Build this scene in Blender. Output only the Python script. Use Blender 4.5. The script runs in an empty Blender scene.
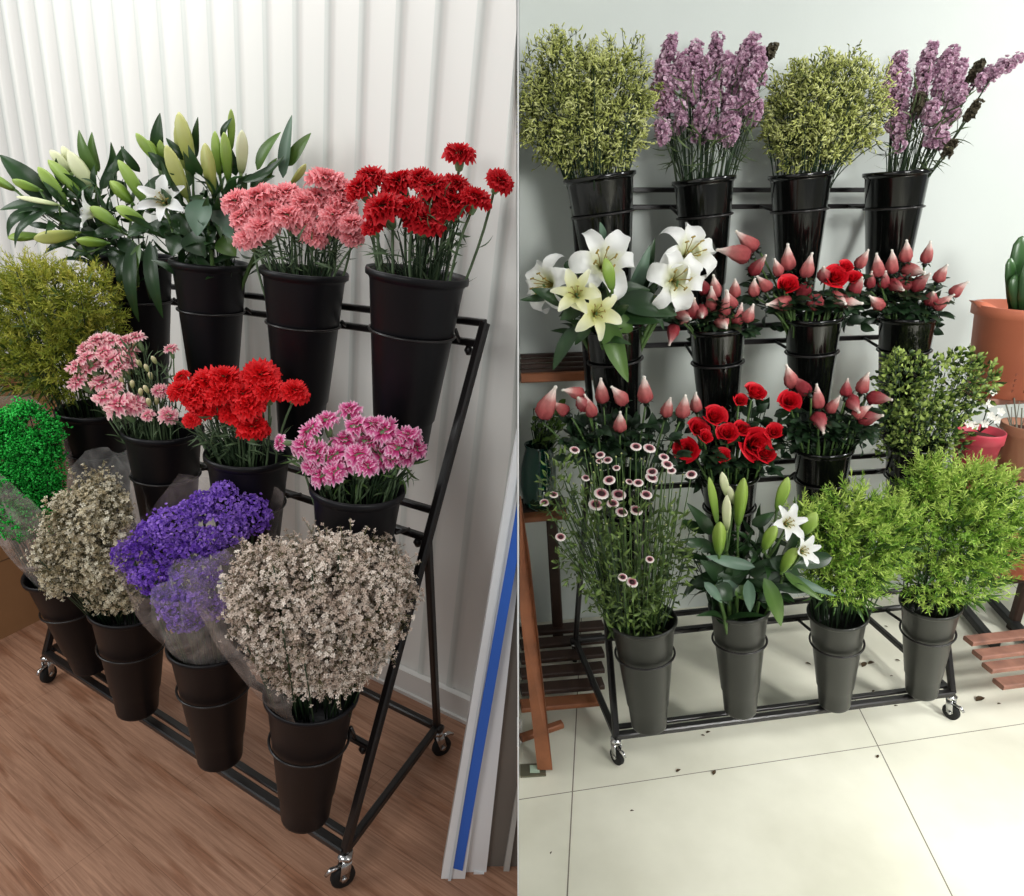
import bpy, math, random
import numpy as np
from mathutils import Vector, Matrix, Quaternion
rnd = random.Random(11)
C = bpy.context.scene.collection
PI = math.pi
# ---------------------------------------------------------------- camera
FPX, CU, CV, H, PITCH = 700.0, 512.0, 448.0, 1.6, 0.351288
cp, sp = math.cos(PITCH), math.sin(PITCH)
cam_d = bpy.data.cameras.new('camera'); cam = bpy.data.objects.new('camera', cam_d); C.objects.link(cam)
cam.location = (0, 0, H); cam.rotation_euler = (PI/2 - PITCH, 0, 0)
cam_d.sensor_fit = 'HORIZONTAL'; cam_d.sensor_width = 36; cam_d.lens = 36*FPX/1024
cam_d.clip_start = .02
bpy.context.scene.camera = cam
def ray(u, v):
    a, b = (u-CU)/FPX, (v-CV)/FPX
    return Vector((a, cp - sp*b, -sp - cp*b))
def aty(u, v, y):
    d = ray(u, v); return Vector((0, 0, H)) + d*(y/d.y)
def atz(u, v, z):
    d = ray(u, v); return Vector((0, 0, H)) + d*((z-H)/d.z)
def px(p):
    d = p.y*cp - (p.z-H)*sp
    return CU + FPX*p.x/d, CV - FPX*((p.z-H)*cp + p.y*sp)/d, d
# two rooms: a yawed frame each, same floor level
ROOM = {'L': (-0.5749435, Vector((-1.8714, 2.1663, 0)), 1.0705), 'R': (0.1699411, Vector((-0.2954, 1.5424, 0)), 0.8580)}
def loc(room, x, y, z):
    a, o, s = ROOM[room]
    return Vector((math.cos(a)*x*s - math.sin(a)*y*s, math.sin(a)*x*s + math.cos(a)*y*s, z*s)) + o
def atlocy(room, u, v, yl):
    a, o, s = ROOM[room]; n = Vector((-math.sin(a), math.cos(a), 0))
    d = ray(u, v); c = Vector((0, 0, H)); t = (yl*s - (c-o).dot(n))/d.dot(n)
    return c + d*t
# ---------------------------------------------------------------- materials
def lin(c):
    return tuple(((x/255)/12.92 if x/255 <= .04045 else ((x/255+.055)/1.055)**2.4) for x in c) + (1,)
MATS = {}
def mat(name, col, rough=.6, spec=.4, metal=0, ramp=None, noise=0, nscale=30, trans=0, bump=0, bscale=60, coat=0, hue=0):
    if name in MATS: return MATS[name]
    m = bpy.data.materials.new(name); m.use_nodes = True; nt = m.node_tree; N = nt.nodes; L = nt.links
    b = N['Principled BSDF']; out = N['Material Output']
    b.inputs['Roughness'].default_value = rough; b.inputs['Specular IOR Level'].default_value = spec
    b.inputs['Metallic'].default_value = metal; b.inputs['Coat Weight'].default_value = coat
    src = None
    if ramp:
        at = N.new('ShaderNodeAttribute'); at.attribute_name = 't'
        cr = N.new('ShaderNodeValToRGB'); els = cr.color_ramp.elements
        while len(els) < len(ramp): els.new(.5)
        for e, (p, c) in zip(els, ramp): e.position = p; e.color = lin(c)
        L.new(at.outputs['Fac'], cr.inputs['Fac']); src = cr.outputs['Color']
    else:
        b.inputs['Base Color'].default_value = lin(col)
    if noise or hue:
        tc = N.new('ShaderNodeTexCoord'); nz = N.new('ShaderNodeTexNoise'); nz.inputs['Scale'].default_value = nscale; nz.inputs['Detail'].default_value = 4
        L.new(tc.outputs['Object'], nz.inputs['Vector'])
        mr = N.new('ShaderNodeMapRange'); mr.inputs['From Min'].default_value = .3; mr.inputs['From Max'].default_value = .7
        mr.inputs['To Min'].default_value = 1-noise; mr.inputs['To Max'].default_value = 1+noise
        L.new(nz.outputs['Fac'], mr.inputs['Value'])
        hs = N.new('ShaderNodeHueSaturation')
        if src: L.new(src, hs.inputs['Color'])
        else: hs.inputs['Color'].default_value = lin(col)
        L.new(mr.outputs['Result'], hs.inputs['Value'])
        src = hs.outputs['Color']
    if src: L.new(src, b.inputs['Base Color'])
    if bump:
        tc = N.new('ShaderNodeTexCoord'); nz = N.new('ShaderNodeTexNoise'); nz.inputs['Scale'].default_value = bscale
        L.new(tc.outputs['Object'], nz.inputs['Vector'])
        bp = N.new('ShaderNodeBump'); bp.inputs['Strength'].default_value = bump; bp.inputs['Distance'].default_value = .01
        L.new(nz.outputs['Fac'], bp.inputs['Height']); L.new(bp.outputs['Normal'], b.inputs['Normal'])
    if trans:
        tr = N.new('ShaderNodeBsdfTranslucent'); mx = N.new('ShaderNodeMixShader'); mx.inputs['Fac'].default_value = trans
        if src: L.new(src, tr.inputs['Color'])
        else: tr.inputs['Color'].default_value = lin(col)
        L.new(b.outputs['BSDF'], mx.inputs[1]); L.new(tr.outputs['BSDF'], mx.inputs[2]); L.new(mx.outputs['Shader'], out.inputs['Surface'])
    MATS[name] = m
    return m
def film(name, col, a, rough=.25):
    m = bpy.data.materials.new(name); m.use_nodes = True; nt = m.node_tree; N = nt.nodes; L = nt.links
    b = N['Principled BSDF']; b.inputs['Base Color'].default_value = lin(col); b.inputs['Roughness'].default_value = rough; b.inputs['Specular IOR Level'].default_value = .8
    tc = N.new('ShaderNodeTexCoord'); nz = N.new('ShaderNodeTexNoise'); nz.inputs['Scale'].default_value = 14; nz.inputs['Detail'].default_value = 3
    nz.inputs['Distortion'].default_value = 1.5
    L.new(tc.outputs['Object'], nz.inputs['Vector'])
    bp = N.new('ShaderNodeBump'); bp.inputs['Strength'].default_value = .6; bp.inputs['Distance'].default_value = .02
    L.new(nz.outputs['Fac'], bp.inputs['Height']); L.new(bp.outputs['Normal'], b.inputs['Normal'])
    t = N.new('ShaderNodeBsdfTransparent'); mx = N.new('ShaderNodeMixShader')
    mr = N.new('ShaderNodeMapRange'); mr.inputs['From Min'].default_value = .35; mr.inputs['From Max'].default_value = .65
    mr.inputs['To Min'].default_value = a*.55; mr.inputs['To Max'].default_value = a*1.45
    L.new(nz.outputs['Fac'], mr.inputs['Value']); L.new(mr.outputs['Result'], mx.inputs['Fac'])
    L.new(t.outputs['BSDF'], mx.inputs[1]); L.new(b.outputs['BSDF'], mx.inputs[2]); L.new(mx.outputs['Shader'], N['Material Output'].inputs['Surface'])
    return m
# ---------------------------------------------------------------- mesh building
class MB:
    def __init__(s): s.v, s.f, s.t = [], [], []
    def pt(s, p, t=0.): s.v.append((p[0], p[1], p[2])); s.t.append(t); return len(s.v)-1
    def grid(s, fn, nu, nv, closed=False):
        idx = [[None]*(nv+1) for _ in range(nu+1)]
        for i in range(nu+1):
            for j in range(nv+1):
                if closed and i == nu: idx[i][j] = idx[0][j]; continue
                p, t = fn(i/nu, j/nv); idx[i][j] = s.pt(p, t)
        for i in range(nu):
            for j in range(nv):
                s.f.append((idx[i][j], idx[i+1][j], idx[i+1][j+1], idx[i][j+1]))
        return idx
    def lathe(s, prof, n=24, M=Matrix.Identity(4), tv=None, mod=None):
        rows = []
        for k, (r, z) in enumerate(prof):
            row = []
            for i in range(n):
                a = 2*PI*i/n; rr = r*(mod(a, z) if mod else 1)
                row.append(s.pt(M @ Vector((rr*math.cos(a), rr*math.sin(a), z)), tv[k] if tv else 0))
            rows.append(row)
        for k in range(len(rows)-1):
            for i in range(n): s.f.append((rows[k][i], rows[k][(i+1) % n], rows[k+1][(i+1) % n], rows[k+1][i]))
        s.f.append(tuple(reversed(rows[0]))); s.f.append(tuple(rows[-1]))
    def tube(s, pts, r, n=6, t=0.):
        pts = [Vector(p) for p in pts]; rows = []
        ref = Vector((0, 0, 1)) if abs((pts[-1]-pts[0]).normalized().z) < .9 else Vector((1, 0, 0))
        for k, p in enumerate(pts):
            d = (pts[min(k+1, len(pts)-1)] - pts[max(k-1, 0)]).normalized()
            a = d.cross(ref).normalized(); b = d.cross(a)
            rr = r[k] if isinstance(r, (list, tuple)) else r
            rows.append([s.pt(p + (a*math.cos(2*PI*i/n) + b*math.sin(2*PI*i/n))*rr, t) for i in range(n)])
        for k in range(len(rows)-1):
            for i in range(n): s.f.append((rows[k][i], rows[k][(i+1) % n], rows[k+1][(i+1) % n], rows[k+1][i]))
        s.f.append(tuple(reversed(rows[0]))); s.f.append(tuple(rows[-1]))
    def bar(s, a, b, w, h=None, up=(0, 0, 1)):
        h = h or w; a, b = Vector(a), Vector(b); d = (b-a).normalized(); up = Vector(up)
        if abs(d.dot(up)) > .95: up = Vector((0, 1, 0))
        x = d.cross(up).normalized(); y = x.cross(d)
        c = .18*min(w, h)
        prof = [(-w/2+c, -h/2), (w/2-c, -h/2), (w/2, -h/2+c), (w/2, h/2-c), (w/2-c, h/2), (-w/2+c, h/2), (-w/2, h/2-c), (-w/2, -h/2+c)]
        rows = [[s.pt(p + x*q[0] + y*q[1]) for q in prof] for p in (a, b)]
        for i in range(8): s.f.append((rows[0][i], rows[0][(i+1) % 8], rows[1][(i+1) % 8], rows[1][i]))
        s.f.append(tuple(reversed(rows[0]))); s.f.append(tuple(rows[1]))
    def torus(s, c, ax, R, r, n=32, m=6):
        q = Vector((0, 0, 1)).rotation_difference(Vector(ax)); c = Vector(c)
        rows = []
        for i in range(n):
            a = 2*PI*i/n; row = []
            for j in range(m):
                b = 2*PI*j/m; row.append(s.pt(c + q @ Vector(((R+r*math.cos(b))*math.cos(a), (R+r*math.cos(b))*math.sin(a), r*math.sin(b)))))
            rows.append(row)
        for i in range(n):
            for j in range(m): s.f.append((rows[i][j], rows[(i+1) % n][j], rows[(i+1) % n][(j+1) % m], rows[i][(j+1) % m]))
    def poly(s, pts, off):      # a prism: outline + offset vector
        a = [s.pt(p) for p in pts]; b = [s.pt(Vector(p)+Vector(off)) for p in pts]; n = len(a)
        s.f.append(tuple(a)); s.f.append(tuple(reversed(b)))
        for i in range(n): s.f.append((a[(i+1) % n], a[i], b[i], b[(i+1) % n]))
    def leaf(s, b, tip, w, sag=.1, nrm=None, nl=8, fold=.25, t0=0., t1=1., wave=0.):
        b, tip = Vector(b), Vector(tip); d = tip-b; L = d.length
        if nrm is None: nrm = Vector((0, 0, 1)) + Vector((rnd.uniform(-.6, .6), rnd.uniform(-.9, -.1), 0))
        nrm = Vector(nrm); sd = d.cross(nrm)
        if sd.length < 1e-6: sd = d.cross(Vector((1, .2, 0)))
        sd.normalize(); n = sd.cross(d).normalized(); ph = rnd.uniform(0, 6)
        def fn(i, j):
            k = j; wd = w*.5*(math.sin(PI*min(1, k**.75))**.8 + .06)*(1-.15*k)
            x = (i*2-1)
            p = b + d*k + n*(sag*L*math.sin(PI*k) + wave*L*math.sin(PI*2*k+ph)) + sd*x*wd + n*abs(x)*wd*fold
            return p, t0+(t1-t0)*(k*.7+.3*(1-abs(x)))
        s.grid(fn, 4, nl)
    def copy_in(s, o, M):
        k = len(s.v)
        s.v += [tuple(M @ Vector(p)) for p in o.v]; s.t += o.t; s.f += [tuple(i+k for i in f) for f in o.f]
    def mesh(s, m, smooth=True, off=None):
        me = bpy.data.meshes.new('m'); V = s.v
        if off is not None: V = [(p[0]-off[0], p[1]-off[1], p[2]-off[2]) for p in V]
        me.from_pydata(V, [], s.f); me.materials.append(m)
        a = me.attributes.new('t', 'FLOAT', 'POINT'); a.data.foreach_set('value', s.t)
        if smooth: me.polygons.foreach_set('use_smooth', [True]*len(me.polygons))
        me.update(); return me
def scatter(tmpl, Ms, ts, m, off, extra=None):
    """one merged mesh: the template MB at every 4x4 in Ms, ts = attribute per copy (added to the template's)"""
    V = np.array(tmpl.v); T = np.array(tmpl.t); Fq = tmpl.f; n = len(Ms); nv = len(V)
    Ms = np.array([[list(r) for r in M] for M in Ms])
    W = np.einsum('nij,vj->nvi', Ms[:, :3, :3], V) + Ms[:, None, :3, 3]
    W = W.reshape(-1, 3) - np.array(off)
    TT = (np.array(ts)[:, None] + T[None, :]).reshape(-1)
    lens = np.array([len(f) for f in Fq]); flat = np.array([i for f in Fq for i in f])
    loops = (flat[None, :] + (np.arange(n)*nv)[:, None]).reshape(-1); lt = np.tile(lens, n)
    if extra is not None:
        base = len(W); ev = np.array(extra.v) - np.array(off)
        W = np.vstack([W, ev]); TT = np.concatenate([TT, np.array(extra.t)])
        loops = np.concatenate([loops, np.array([i+base for f in extra.f for i in f])]); lt = np.concatenate([lt, np.array([len(f) for f in extra.f])])
    me = bpy.data.meshes.new('m'); me.vertices.add(len(W)); me.vertices.foreach_set('co', W.reshape(-1).astype(np.float32))
    me.loops.add(len(loops)); me.loops.foreach_set('vertex_index', loops.astype(np.int32))
    me.polygons.add(len(lt)); st = np.concatenate([[0], np.cumsum(lt)[:-1]]).astype(np.int32); me.polygons.foreach_set('loop_start', st)
    me.polygons.foreach_set('use_smooth', [True]*len(lt))
    me.materials.append(m); me.update(calc_edges=True); me.validate()
    a = me.attributes.new('t', 'FLOAT', 'POINT'); a.data.foreach_set('value', TT.astype(np.float32))
    return me
def link(name, me, parent=None, M=None):
    o = bpy.data.objects.new(name, me); C.objects.link(o)
    if parent: o.parent = parent
    if M is not None: o.matrix_local = M
    return o
def tag(o, label, cat, group=None, kind=None):
    o['label'] = label
    if cat: o['category'] = cat
    if group: o['group'] = group
    if kind: o['kind'] = kind
    return o
def thing(name, at, label, cat, group=None):
    o = bpy.data.objects.new(name, None); C.objects.link(o); o.location = at; o.empty_display_size = .05
    return tag(o, label, cat, group)
def part(name, mb, m, root, smooth=True):
    return link(name, mb.mesh(m, smooth, root.location), root)
def struct(name, mb, m, smooth=False):
    o = link(name, mb.mesh(m, smooth)); o['kind'] = 'structure'; return o
def frame(o, z, roll=0.):
    z = Vector(z).normalized(); q = Vector((0, 0, 1)).rotation_difference(z) @ Quaternion((0, 0, 1), roll)
    return Matrix.Translation(Vector(o)) @ q.to_matrix().to_4x4()
def rv(a=1.): return Vector((rnd.gauss(0, a), rnd.gauss(0, a), rnd.gauss(0, a)))
ONES = 'zeroth first second third fourth fifth sixth seventh eighth ninth tenth eleventh twelfth thirteenth fourteenth fifteenth sixteenth seventeenth eighteenth nineteenth'.split()
TENS = {2: 'twent', 3: 'thirt', 4: 'fort', 5: 'fift', 6: 'sixt'}
def nth(n):
    if n < 20: return ONES[n]
    return TENS[n//10] + ('ieth' if n % 10 == 0 else 'y-' + ONES[n % 10])
POTS = {"L00":[[-1.1726,2.261,1.4136],[-1.2058,2.2567,1.0296]],"L01":[[-0.8647,2.062,1.4131],[-0.9045,2.0578,1.0298]],"L02":[[-0.5335,1.8495,1.4104],[-0.5808,1.8461,1.0279]],"L03":[[-0.2141,1.6359,1.4282],[-0.2694,1.6349,1.0468]],"L10":[[-1.2895,2.0711,0.9725],[-1.3229,2.0661,0.5886]],"L11":[[-0.984,1.8728,0.9734],[-1.023,1.8681,0.5901]],"L12":[[-0.6712,1.6707,0.9766],[-0.7156,1.6668,0.5938]],"L13":[[-0.3478,1.4584,0.9764],[-0.3979,1.4563,0.5943]],"L20":[[-1.4153,1.9298,0.4885],[-1.4101,1.9606,0.1044]],"L21":[[-1.0975,1.7297,0.4916],[-1.1504,1.7449,0.1102]],"L22":[[-0.774,1.5204,0.5175],[-0.8066,1.5235,0.1335]],"L23":[[-0.4563,1.3114,0.5318],[-0.512,1.3177,0.1505]],"R00":[[0.2499,2.1503,1.6446],[0.2983,2.1492,1.2875]],"R01":[[0.5642,2.2084,1.6373],[0.6051,2.2057,1.2793]],"R02":[[0.869,2.2608,1.6522],[0.9024,2.2575,1.2934]],"R03":[[1.1842,2.3122,1.6592],[1.2102,2.3089,1.2998]],"R10":[[0.2847,1.9884,1.2494],[0.3309,1.9872,0.892]],"R11":[[0.5994,2.0436,1.2308],[0.6394,2.0409,0.8726]],"R12":[[0.8993,2.0961,1.2511],[0.9331,2.0926,0.8924]],"R13":[[1.21,2.1488,1.2454],[1.2376,2.145,0.8861]],"R20":[[0.3214,1.8442,0.8329],[0.3654,1.843,0.4753]],"R21":[[0.6346,1.8962,0.8272],[0.6738,1.8934,0.469]],"R22":[[0.9196,1.9455,0.8935],[0.9543,1.9418,0.5348]],"R23":[[1.2274,2.0053,0.881],[1.2566,2.0011,0.5218]],"R30":[[0.3619,1.6576,0.4916],[0.4011,1.6458,0.1335]],"R31":[[0.6457,1.716,0.4948],[0.6852,1.7024,0.1369]],"R32":[[0.9651,1.7809,0.4327],[1.0212,1.804,0.0775]],"R33":[[1.2715,1.8365,0.432],[1.3272,1.859,0.0767]]}
for _k, (_t, _b) in POTS.items():       # hang each bucket just in front of its rail
    _f = .965 if _k[0] == 'L' else (.972 if _k[1] == '3' else 1.)
    POTS[_k] = [[q[0]*_f, q[1]*_f, H+(q[2]-H)*_f] for q in (_t, _b)]
# ---------------------------------------------------------------- the setting
def wall_part(u0): return (u0-CU)/FPX
PL, PR = wall_part(517.4), wall_part(518.9)
def dep(y, z): return y*cp - (z-H)*sp
# left room: ribbed white panel wall (the sheet ribs lean a little), skirting, wood floor
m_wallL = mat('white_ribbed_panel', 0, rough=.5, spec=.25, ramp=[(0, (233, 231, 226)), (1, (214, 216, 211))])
YWL = .615
xr = 1.93
def wall_left():
    mb = MB(); S = []; x = -4.2
    per = .112
    while x < xr+.5:
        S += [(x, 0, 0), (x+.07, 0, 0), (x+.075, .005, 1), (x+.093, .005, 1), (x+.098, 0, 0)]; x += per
    zs = [0, .3, .6, .9, 1.2, 1.5, 1.8, 2.1, 2.4, 2.7]
    rows = []
    for (s, dd, tt) in S:
        row = []
        for z in zs:
            xx = s + .15*(z-1.0)
            p = loc('L', xx, YWL - dd, z)
            lim = PL*dep(p.y, p.z)
            if p.x > lim - .002:
                lo, hi = -4., xx
                for _ in range(30):
                    md = (lo+hi)/2; p = loc('L', md, YWL - dd, z)
                    if p.x > PL*dep(p.y, p.z) - .002: hi = md
                    else: lo = md
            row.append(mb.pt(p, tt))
        rows.append(row)
    for i in range(len(rows)-1):
        for j in range(len(zs)-1): mb.f.append((rows[i][j], rows[i+1][j], rows[i+1][j+1], rows[i][j+1]))
    n = len(mb.v); back = loc('L', 0, .06, 0) - loc('L', 0, 0, 0)
    return mb
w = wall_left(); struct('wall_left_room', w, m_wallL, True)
mb = MB(); x1 = loc('L', 1.86, 0, 0)
e = loc('L', 0, YWL-.018, 0); d = (loc('L', 1, 0, 0)-loc('L', 0, 0, 0))
def at_part(yl, z):     # local x where a line parallel to the wall reaches the partition
    x = 1.5
    for _ in range(60):
        p = loc('L', x, yl, z)
        if p.x > PL*dep(p.y, p.z)-.003: break
        x += .01
    return x
xe = at_part(YWL-.02, 0)
mb.poly([loc('L', -4, YWL-.022, 0), loc('L', -4, YWL-.022, .085), loc('L', xe, YWL-.022, .085), loc('L', xe, YWL-.022, 0)], loc('L', 0, .02, 0)-loc('L', 0, 0, 0))
mb.poly([loc('L', -4, YWL-.030, 0), loc('L', -4, YWL-.030, .012), loc('L', xe-.01, YWL-.030, .012), loc('L', xe-.01, YWL-.030, 0)], loc('L', 0, .01, 0)-loc('L', 0, 0, 0))
struct('baseboard_left_room', mb, mat('white_skirting', (228, 226, 222), rough=.4))
def floor_mesh(pts, th=.05):
    mb = MB(); mb.poly([Vector(p) for p in pts], (0, 0, -th)); return mb
# wood floor
def wood_mat():
    m = bpy.data.materials.new('wood_plank_floor'); m.use_nodes = True; nt = m.node_tree; N = nt.nodes; L = nt.links; b = N['Principled BSDF']
    tc = N.new('ShaderNodeTexCoord'); mp = N.new('ShaderNodeMapping'); mp.inputs['Rotation'].default_value = (0, 0, -ROOM['L'][0]+.02)
    L.new(tc.outputs['Object'], mp.inputs['Vector'])
    br = N.new('ShaderNodeTexBrick'); br.offset = .37; br.inputs['Scale'].default_value = 1; br.inputs['Brick Width'].default_value = 1.2; br.inputs['Row Height'].default_value = .19
    br.inputs['Mortar Size'].default_value = .0007; br.inputs['Mortar Smooth'].default_value = .3
    br.inputs['Color1'].default_value = lin((186, 146, 122)); br.inputs['Color2'].default_value = lin((180, 140, 116)); br.inputs['Mortar'].default_value = lin((138, 104, 84))
    L.new(mp.outputs['Vector'], br.inputs['Vector'])
    m2 = N.new('ShaderNodeMapping'); m2.inputs['Scale'].default_value = (2.6, 70, 1); L.new(mp.outputs['Vector'], m2.inputs['Vector'])
    nz = N.new('ShaderNodeTexNoise'); nz.inputs['Scale'].default_value = 1.6; nz.inputs['Detail'].default_value = 7; nz.inputs['Roughness'].default_value = .65; nz.inputs['Distortion'].default_value = .9
    L.new(m2.outputs['Vector'], nz.inputs['Vector'])
    cr = N.new('ShaderNodeValToRGB'); cr.color_ramp.elements[0].position = .36; cr.color_ramp.elements[0].color = lin((206, 196, 190)); cr.color_ramp.elements[1].position = .66; cr.color_ramp.elements[1].color = lin((255, 250, 246))
    L.new(nz.outputs['Fac'], cr.inputs['Fac'])
    m3 = N.new('ShaderNodeMapping'); m3.inputs['Scale'].default_value = (3.0, 20, 1); L.new(mp.outputs['Vector'], m3.inputs['Vector'])
    nz2 = N.new('ShaderNodeTexNoise'); nz2.inputs['Scale'].default_value = 1.1; nz2.inputs['Detail'].default_value = 5; L.new(m3.outputs['Vector'], nz2.inputs['Vector'])
    cr2 = N.new('ShaderNodeValToRGB'); cr2.color_ramp.elements[0].position = .36; cr2.color_ramp.elements[0].color = lin((226, 213, 204)); cr2.color_ramp.elements[1].position = .48; cr2.color_ramp.elements[1].color = (1, 1, 1, 1)
    L.new(nz2.outputs['Fac'], cr2.inputs['Fac'])
    mm = N.new('ShaderNodeMix'); mm.data_type = 'RGBA'; mm.blend_type = 'MULTIPLY'; mm.inputs['Factor'].default_value = 1
    L.new(br.outputs['Color'], mm.inputs['A']); L.new(cr.outputs['Color'], mm.inputs['B'])
    m4 = N.new('ShaderNodeMix'); m4.data_type = 'RGBA'; m4.blend_type = 'MULTIPLY'; m4.inputs['Factor'].default_value = 1
    L.new(mm.outputs['Result'], m4.inputs['A']); L.new(cr2.outputs['Color'], m4.inputs['B'])
    L.new(m4.outputs['Result'], b.inputs['Base Color'])
    b.inputs['Roughness'].default_value = .42; b.inputs['Specular IOR Level'].default_value = .35
    bp = N.new('ShaderNodeBump'); bp.inputs['Strength'].default_value = .15; bp.inputs['Distance'].default_value = .002; L.new(nz.outputs['Fac'], bp.inputs['Height']); L.new(bp.outputs['Normal'], b.inputs['Normal'])
    return m
struct('floor_left_room', floor_mesh([(-5, .1, 0), (PL*dep(.1, 0), .1, 0), (PL*dep(2.0, 0), 2.0, 0), (PL*dep(2.0, 0)-.002, 5.2, 0), (-5, 5.2, 0)]), wood_mat())
def tile_mat():
    m = bpy.data.materials.new('pale_floor_tiles'); m.use_nodes = True; nt = m.node_tree; N = nt.nodes; L = nt.links; b = N['Principled BSDF']
    tc = N.new('ShaderNodeTexCoord'); mp = N.new('ShaderNodeMapping'); mp.vector_type = 'TEXTURE'
    mp.inputs['Rotation'].default_value = (0, 0, ROOM['R'][0]); mp.inputs['Location'].default_value = tuple(ROOM['R'][1]); mp.inputs['Scale'].default_value = (ROOM['R'][2],)*3
    L.new(tc.outputs['Object'], mp.inputs['Vector'])
    sx = N.new('ShaderNodeSeparateXYZ'); L.new(mp.outputs['Vector'], sx.inputs['Vector'])
    def M(op, a, b_=None):
        n = N.new('ShaderNodeMath'); n.operation = op
        for i, q in enumerate((a, b_)):
            if q is None: continue
            if isinstance(q, (int, float)): n.inputs[i].default_value = q
            else: L.new(q, n.inputs[i])
        return n.outputs[0]
    # long joint near y=-0.1, cross joints skewed as the tiles are laid
    X = M('ADD', M('MULTIPLY', sx.outputs['Y'], -.30), sx.outputs['X'])
    X = M('SUBTRACT', X, .566); X = M('DIVIDE', X, 1.125)
    Y = M('SUBTRACT', M('ADD', sx.outputs['Y'], M('MULTIPLY', sx.outputs['X'], -.012)), -.112); Y = M('DIVIDE', Y, 1.06)
    def ln(s, wd):
        f = M('FRACT', M('ADD', s, .5)); f = M('ABSOLUTE', M('SUBTRACT', f, .5)); return M('LESS_THAN', f, wd)
    k = M('MAXIMUM', ln(X, .0019), ln(Y, .0014))
    nz = N.new('ShaderNodeTexNoise'); nz.inputs['Scale'].default_value = 3; nz.inputs['Detail'].default_value = 5; L.new(tc.outputs['Object'], nz.inputs['Vector'])
    cr = N.new('ShaderNodeValToRGB'); cr.color_ramp.elements[0].position = .35; cr.color_ramp.elements[0].color = lin((205, 203, 186)); cr.color_ramp.elements[1].position = .65; cr.color_ramp.elements[1].color = lin((224, 222, 206))
    L.new(nz.outputs['Fac'], cr.inputs['Fac'])
    mx = N.new('ShaderNodeMix'); mx.data_type = 'RGBA'; L.new(k, mx.inputs['Factor']); L.new(cr.outputs['Color'], mx.inputs['A']); mx.inputs['B'].default_value = lin((112, 106, 92))
    L.new(mx.outputs['Result'], b.inputs['Base Color']); b.inputs['Roughness'].default_value = .28; b.inputs['Specular IOR Level'].default_value = .45
    return m
struct('floor_right_room', floor_mesh([(PR*dep(.1, 0), .1, 0), (6, .1, 0), (6, 5, 0), (PR*dep(2.6, 0), 5, 0), (PR*dep(2.6, 0), 2.6, 0)]), tile_mat())
# right room's plain wall
YWR = .862
mb = MB()
def atR(yl, z):
    x = .0
    for _ in range(4000):
        p = loc('R', x, yl, z)
        if p.x > PR*dep(p.y, p.z)+.001: return x
        x += .001
xa = [atR(YWR, 0), atR(YWR, 3.1)]
mb.poly([loc('R', xa[0], YWR, 0), loc('R', 6, YWR, 0), loc('R', 6, YWR, 3.15), loc('R', xa[1], YWR, 3.15)], loc('R', 0, .1, 0)-loc('R', 0, 0, 0))
struct('wall_right_room', mb, mat('painted_plaster_wall', (203, 209, 204), rough=.5, spec=.3, noise=.02, nscale=4, bump=.02, bscale=120))
# thin partition between the two rooms, seen edge-on
mb = MB(); a = []
for (y, z) in ((.95, 0), (2.44, 0), (2.44, 2.75), (.95, 2.75)):
    a.append((Vector((PL*dep(y, z), y, z)), Vector((PR*dep(y, z), y, z))))
for p, q in a: mb.pt(p); mb.pt(q)
mb.f += [(0, 2, 4, 6), (1, 7, 5, 3), (0, 1, 3, 2), (2, 3, 5, 4), (4, 5, 7, 6), (6, 7, 1, 0)]
struct('wall_partition', mb, mat('white_partition', (226, 226, 224), rough=.5))
# ---------------------------------------------------------------- white framed door by the partition
def door():
    Y = 1.262
    def q(u, v): return aty(min(u, 516.9), v, Y)
    root = thing('door_1', q(440, 890)*1.0, 'white framed glazed door leaf with blue protective tape beside the ribbed wall', 'door'); root['kind'] = 'structure'
    def strip(name, pts, m, y0, th):
        mb = MB(); mb.poly([aty(min(u, 516.9), v, y0) for u, v in pts], (0, th, 0)); return part(name, mb, m, root, False)
    wm = mat('white_upvc', (236, 238, 240), rough=.25, spec=.5)
    strip('stile', [(438.5, 893), (517, 436), (517, 470), (517, 500), (463, 893)], wm, Y, .05)
    strip('stile_bead', [(463, 893), (517, 500), (517, 590), (484, 893)], wm, Y+.018, .03)
    strip('stile_lip', [(446, 893), (517, 476), (517, 482), (449, 893)], mat('white_upvc_lip', (206, 212, 216), rough=.3), Y-.006, .008)
    strip('protective_tape', [(452, 868), (517, 506), (517, 562), (462.5, 871)], mat('blue_tape', (52, 106, 204), rough=.35, spec=.4), Y-.0035, .0035)
    strip('bottom_rail', [(470, 893), (474, 872), (517, 882), (517, 893)], wm, Y+.012, .04)
    strip('inner_stile', [(502, 880), (517, 790), (517, 818), (508, 880)], mat('grey_upvc', (180, 178, 172), rough=.35), Y+.02, .02)
    strip('glass_pane', [(484, 884), (517, 590), (517, 884)], mat('dusty_glass', (112, 108, 102), rough=.12, spec=.6), Y+.034, .006)
door()
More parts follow.
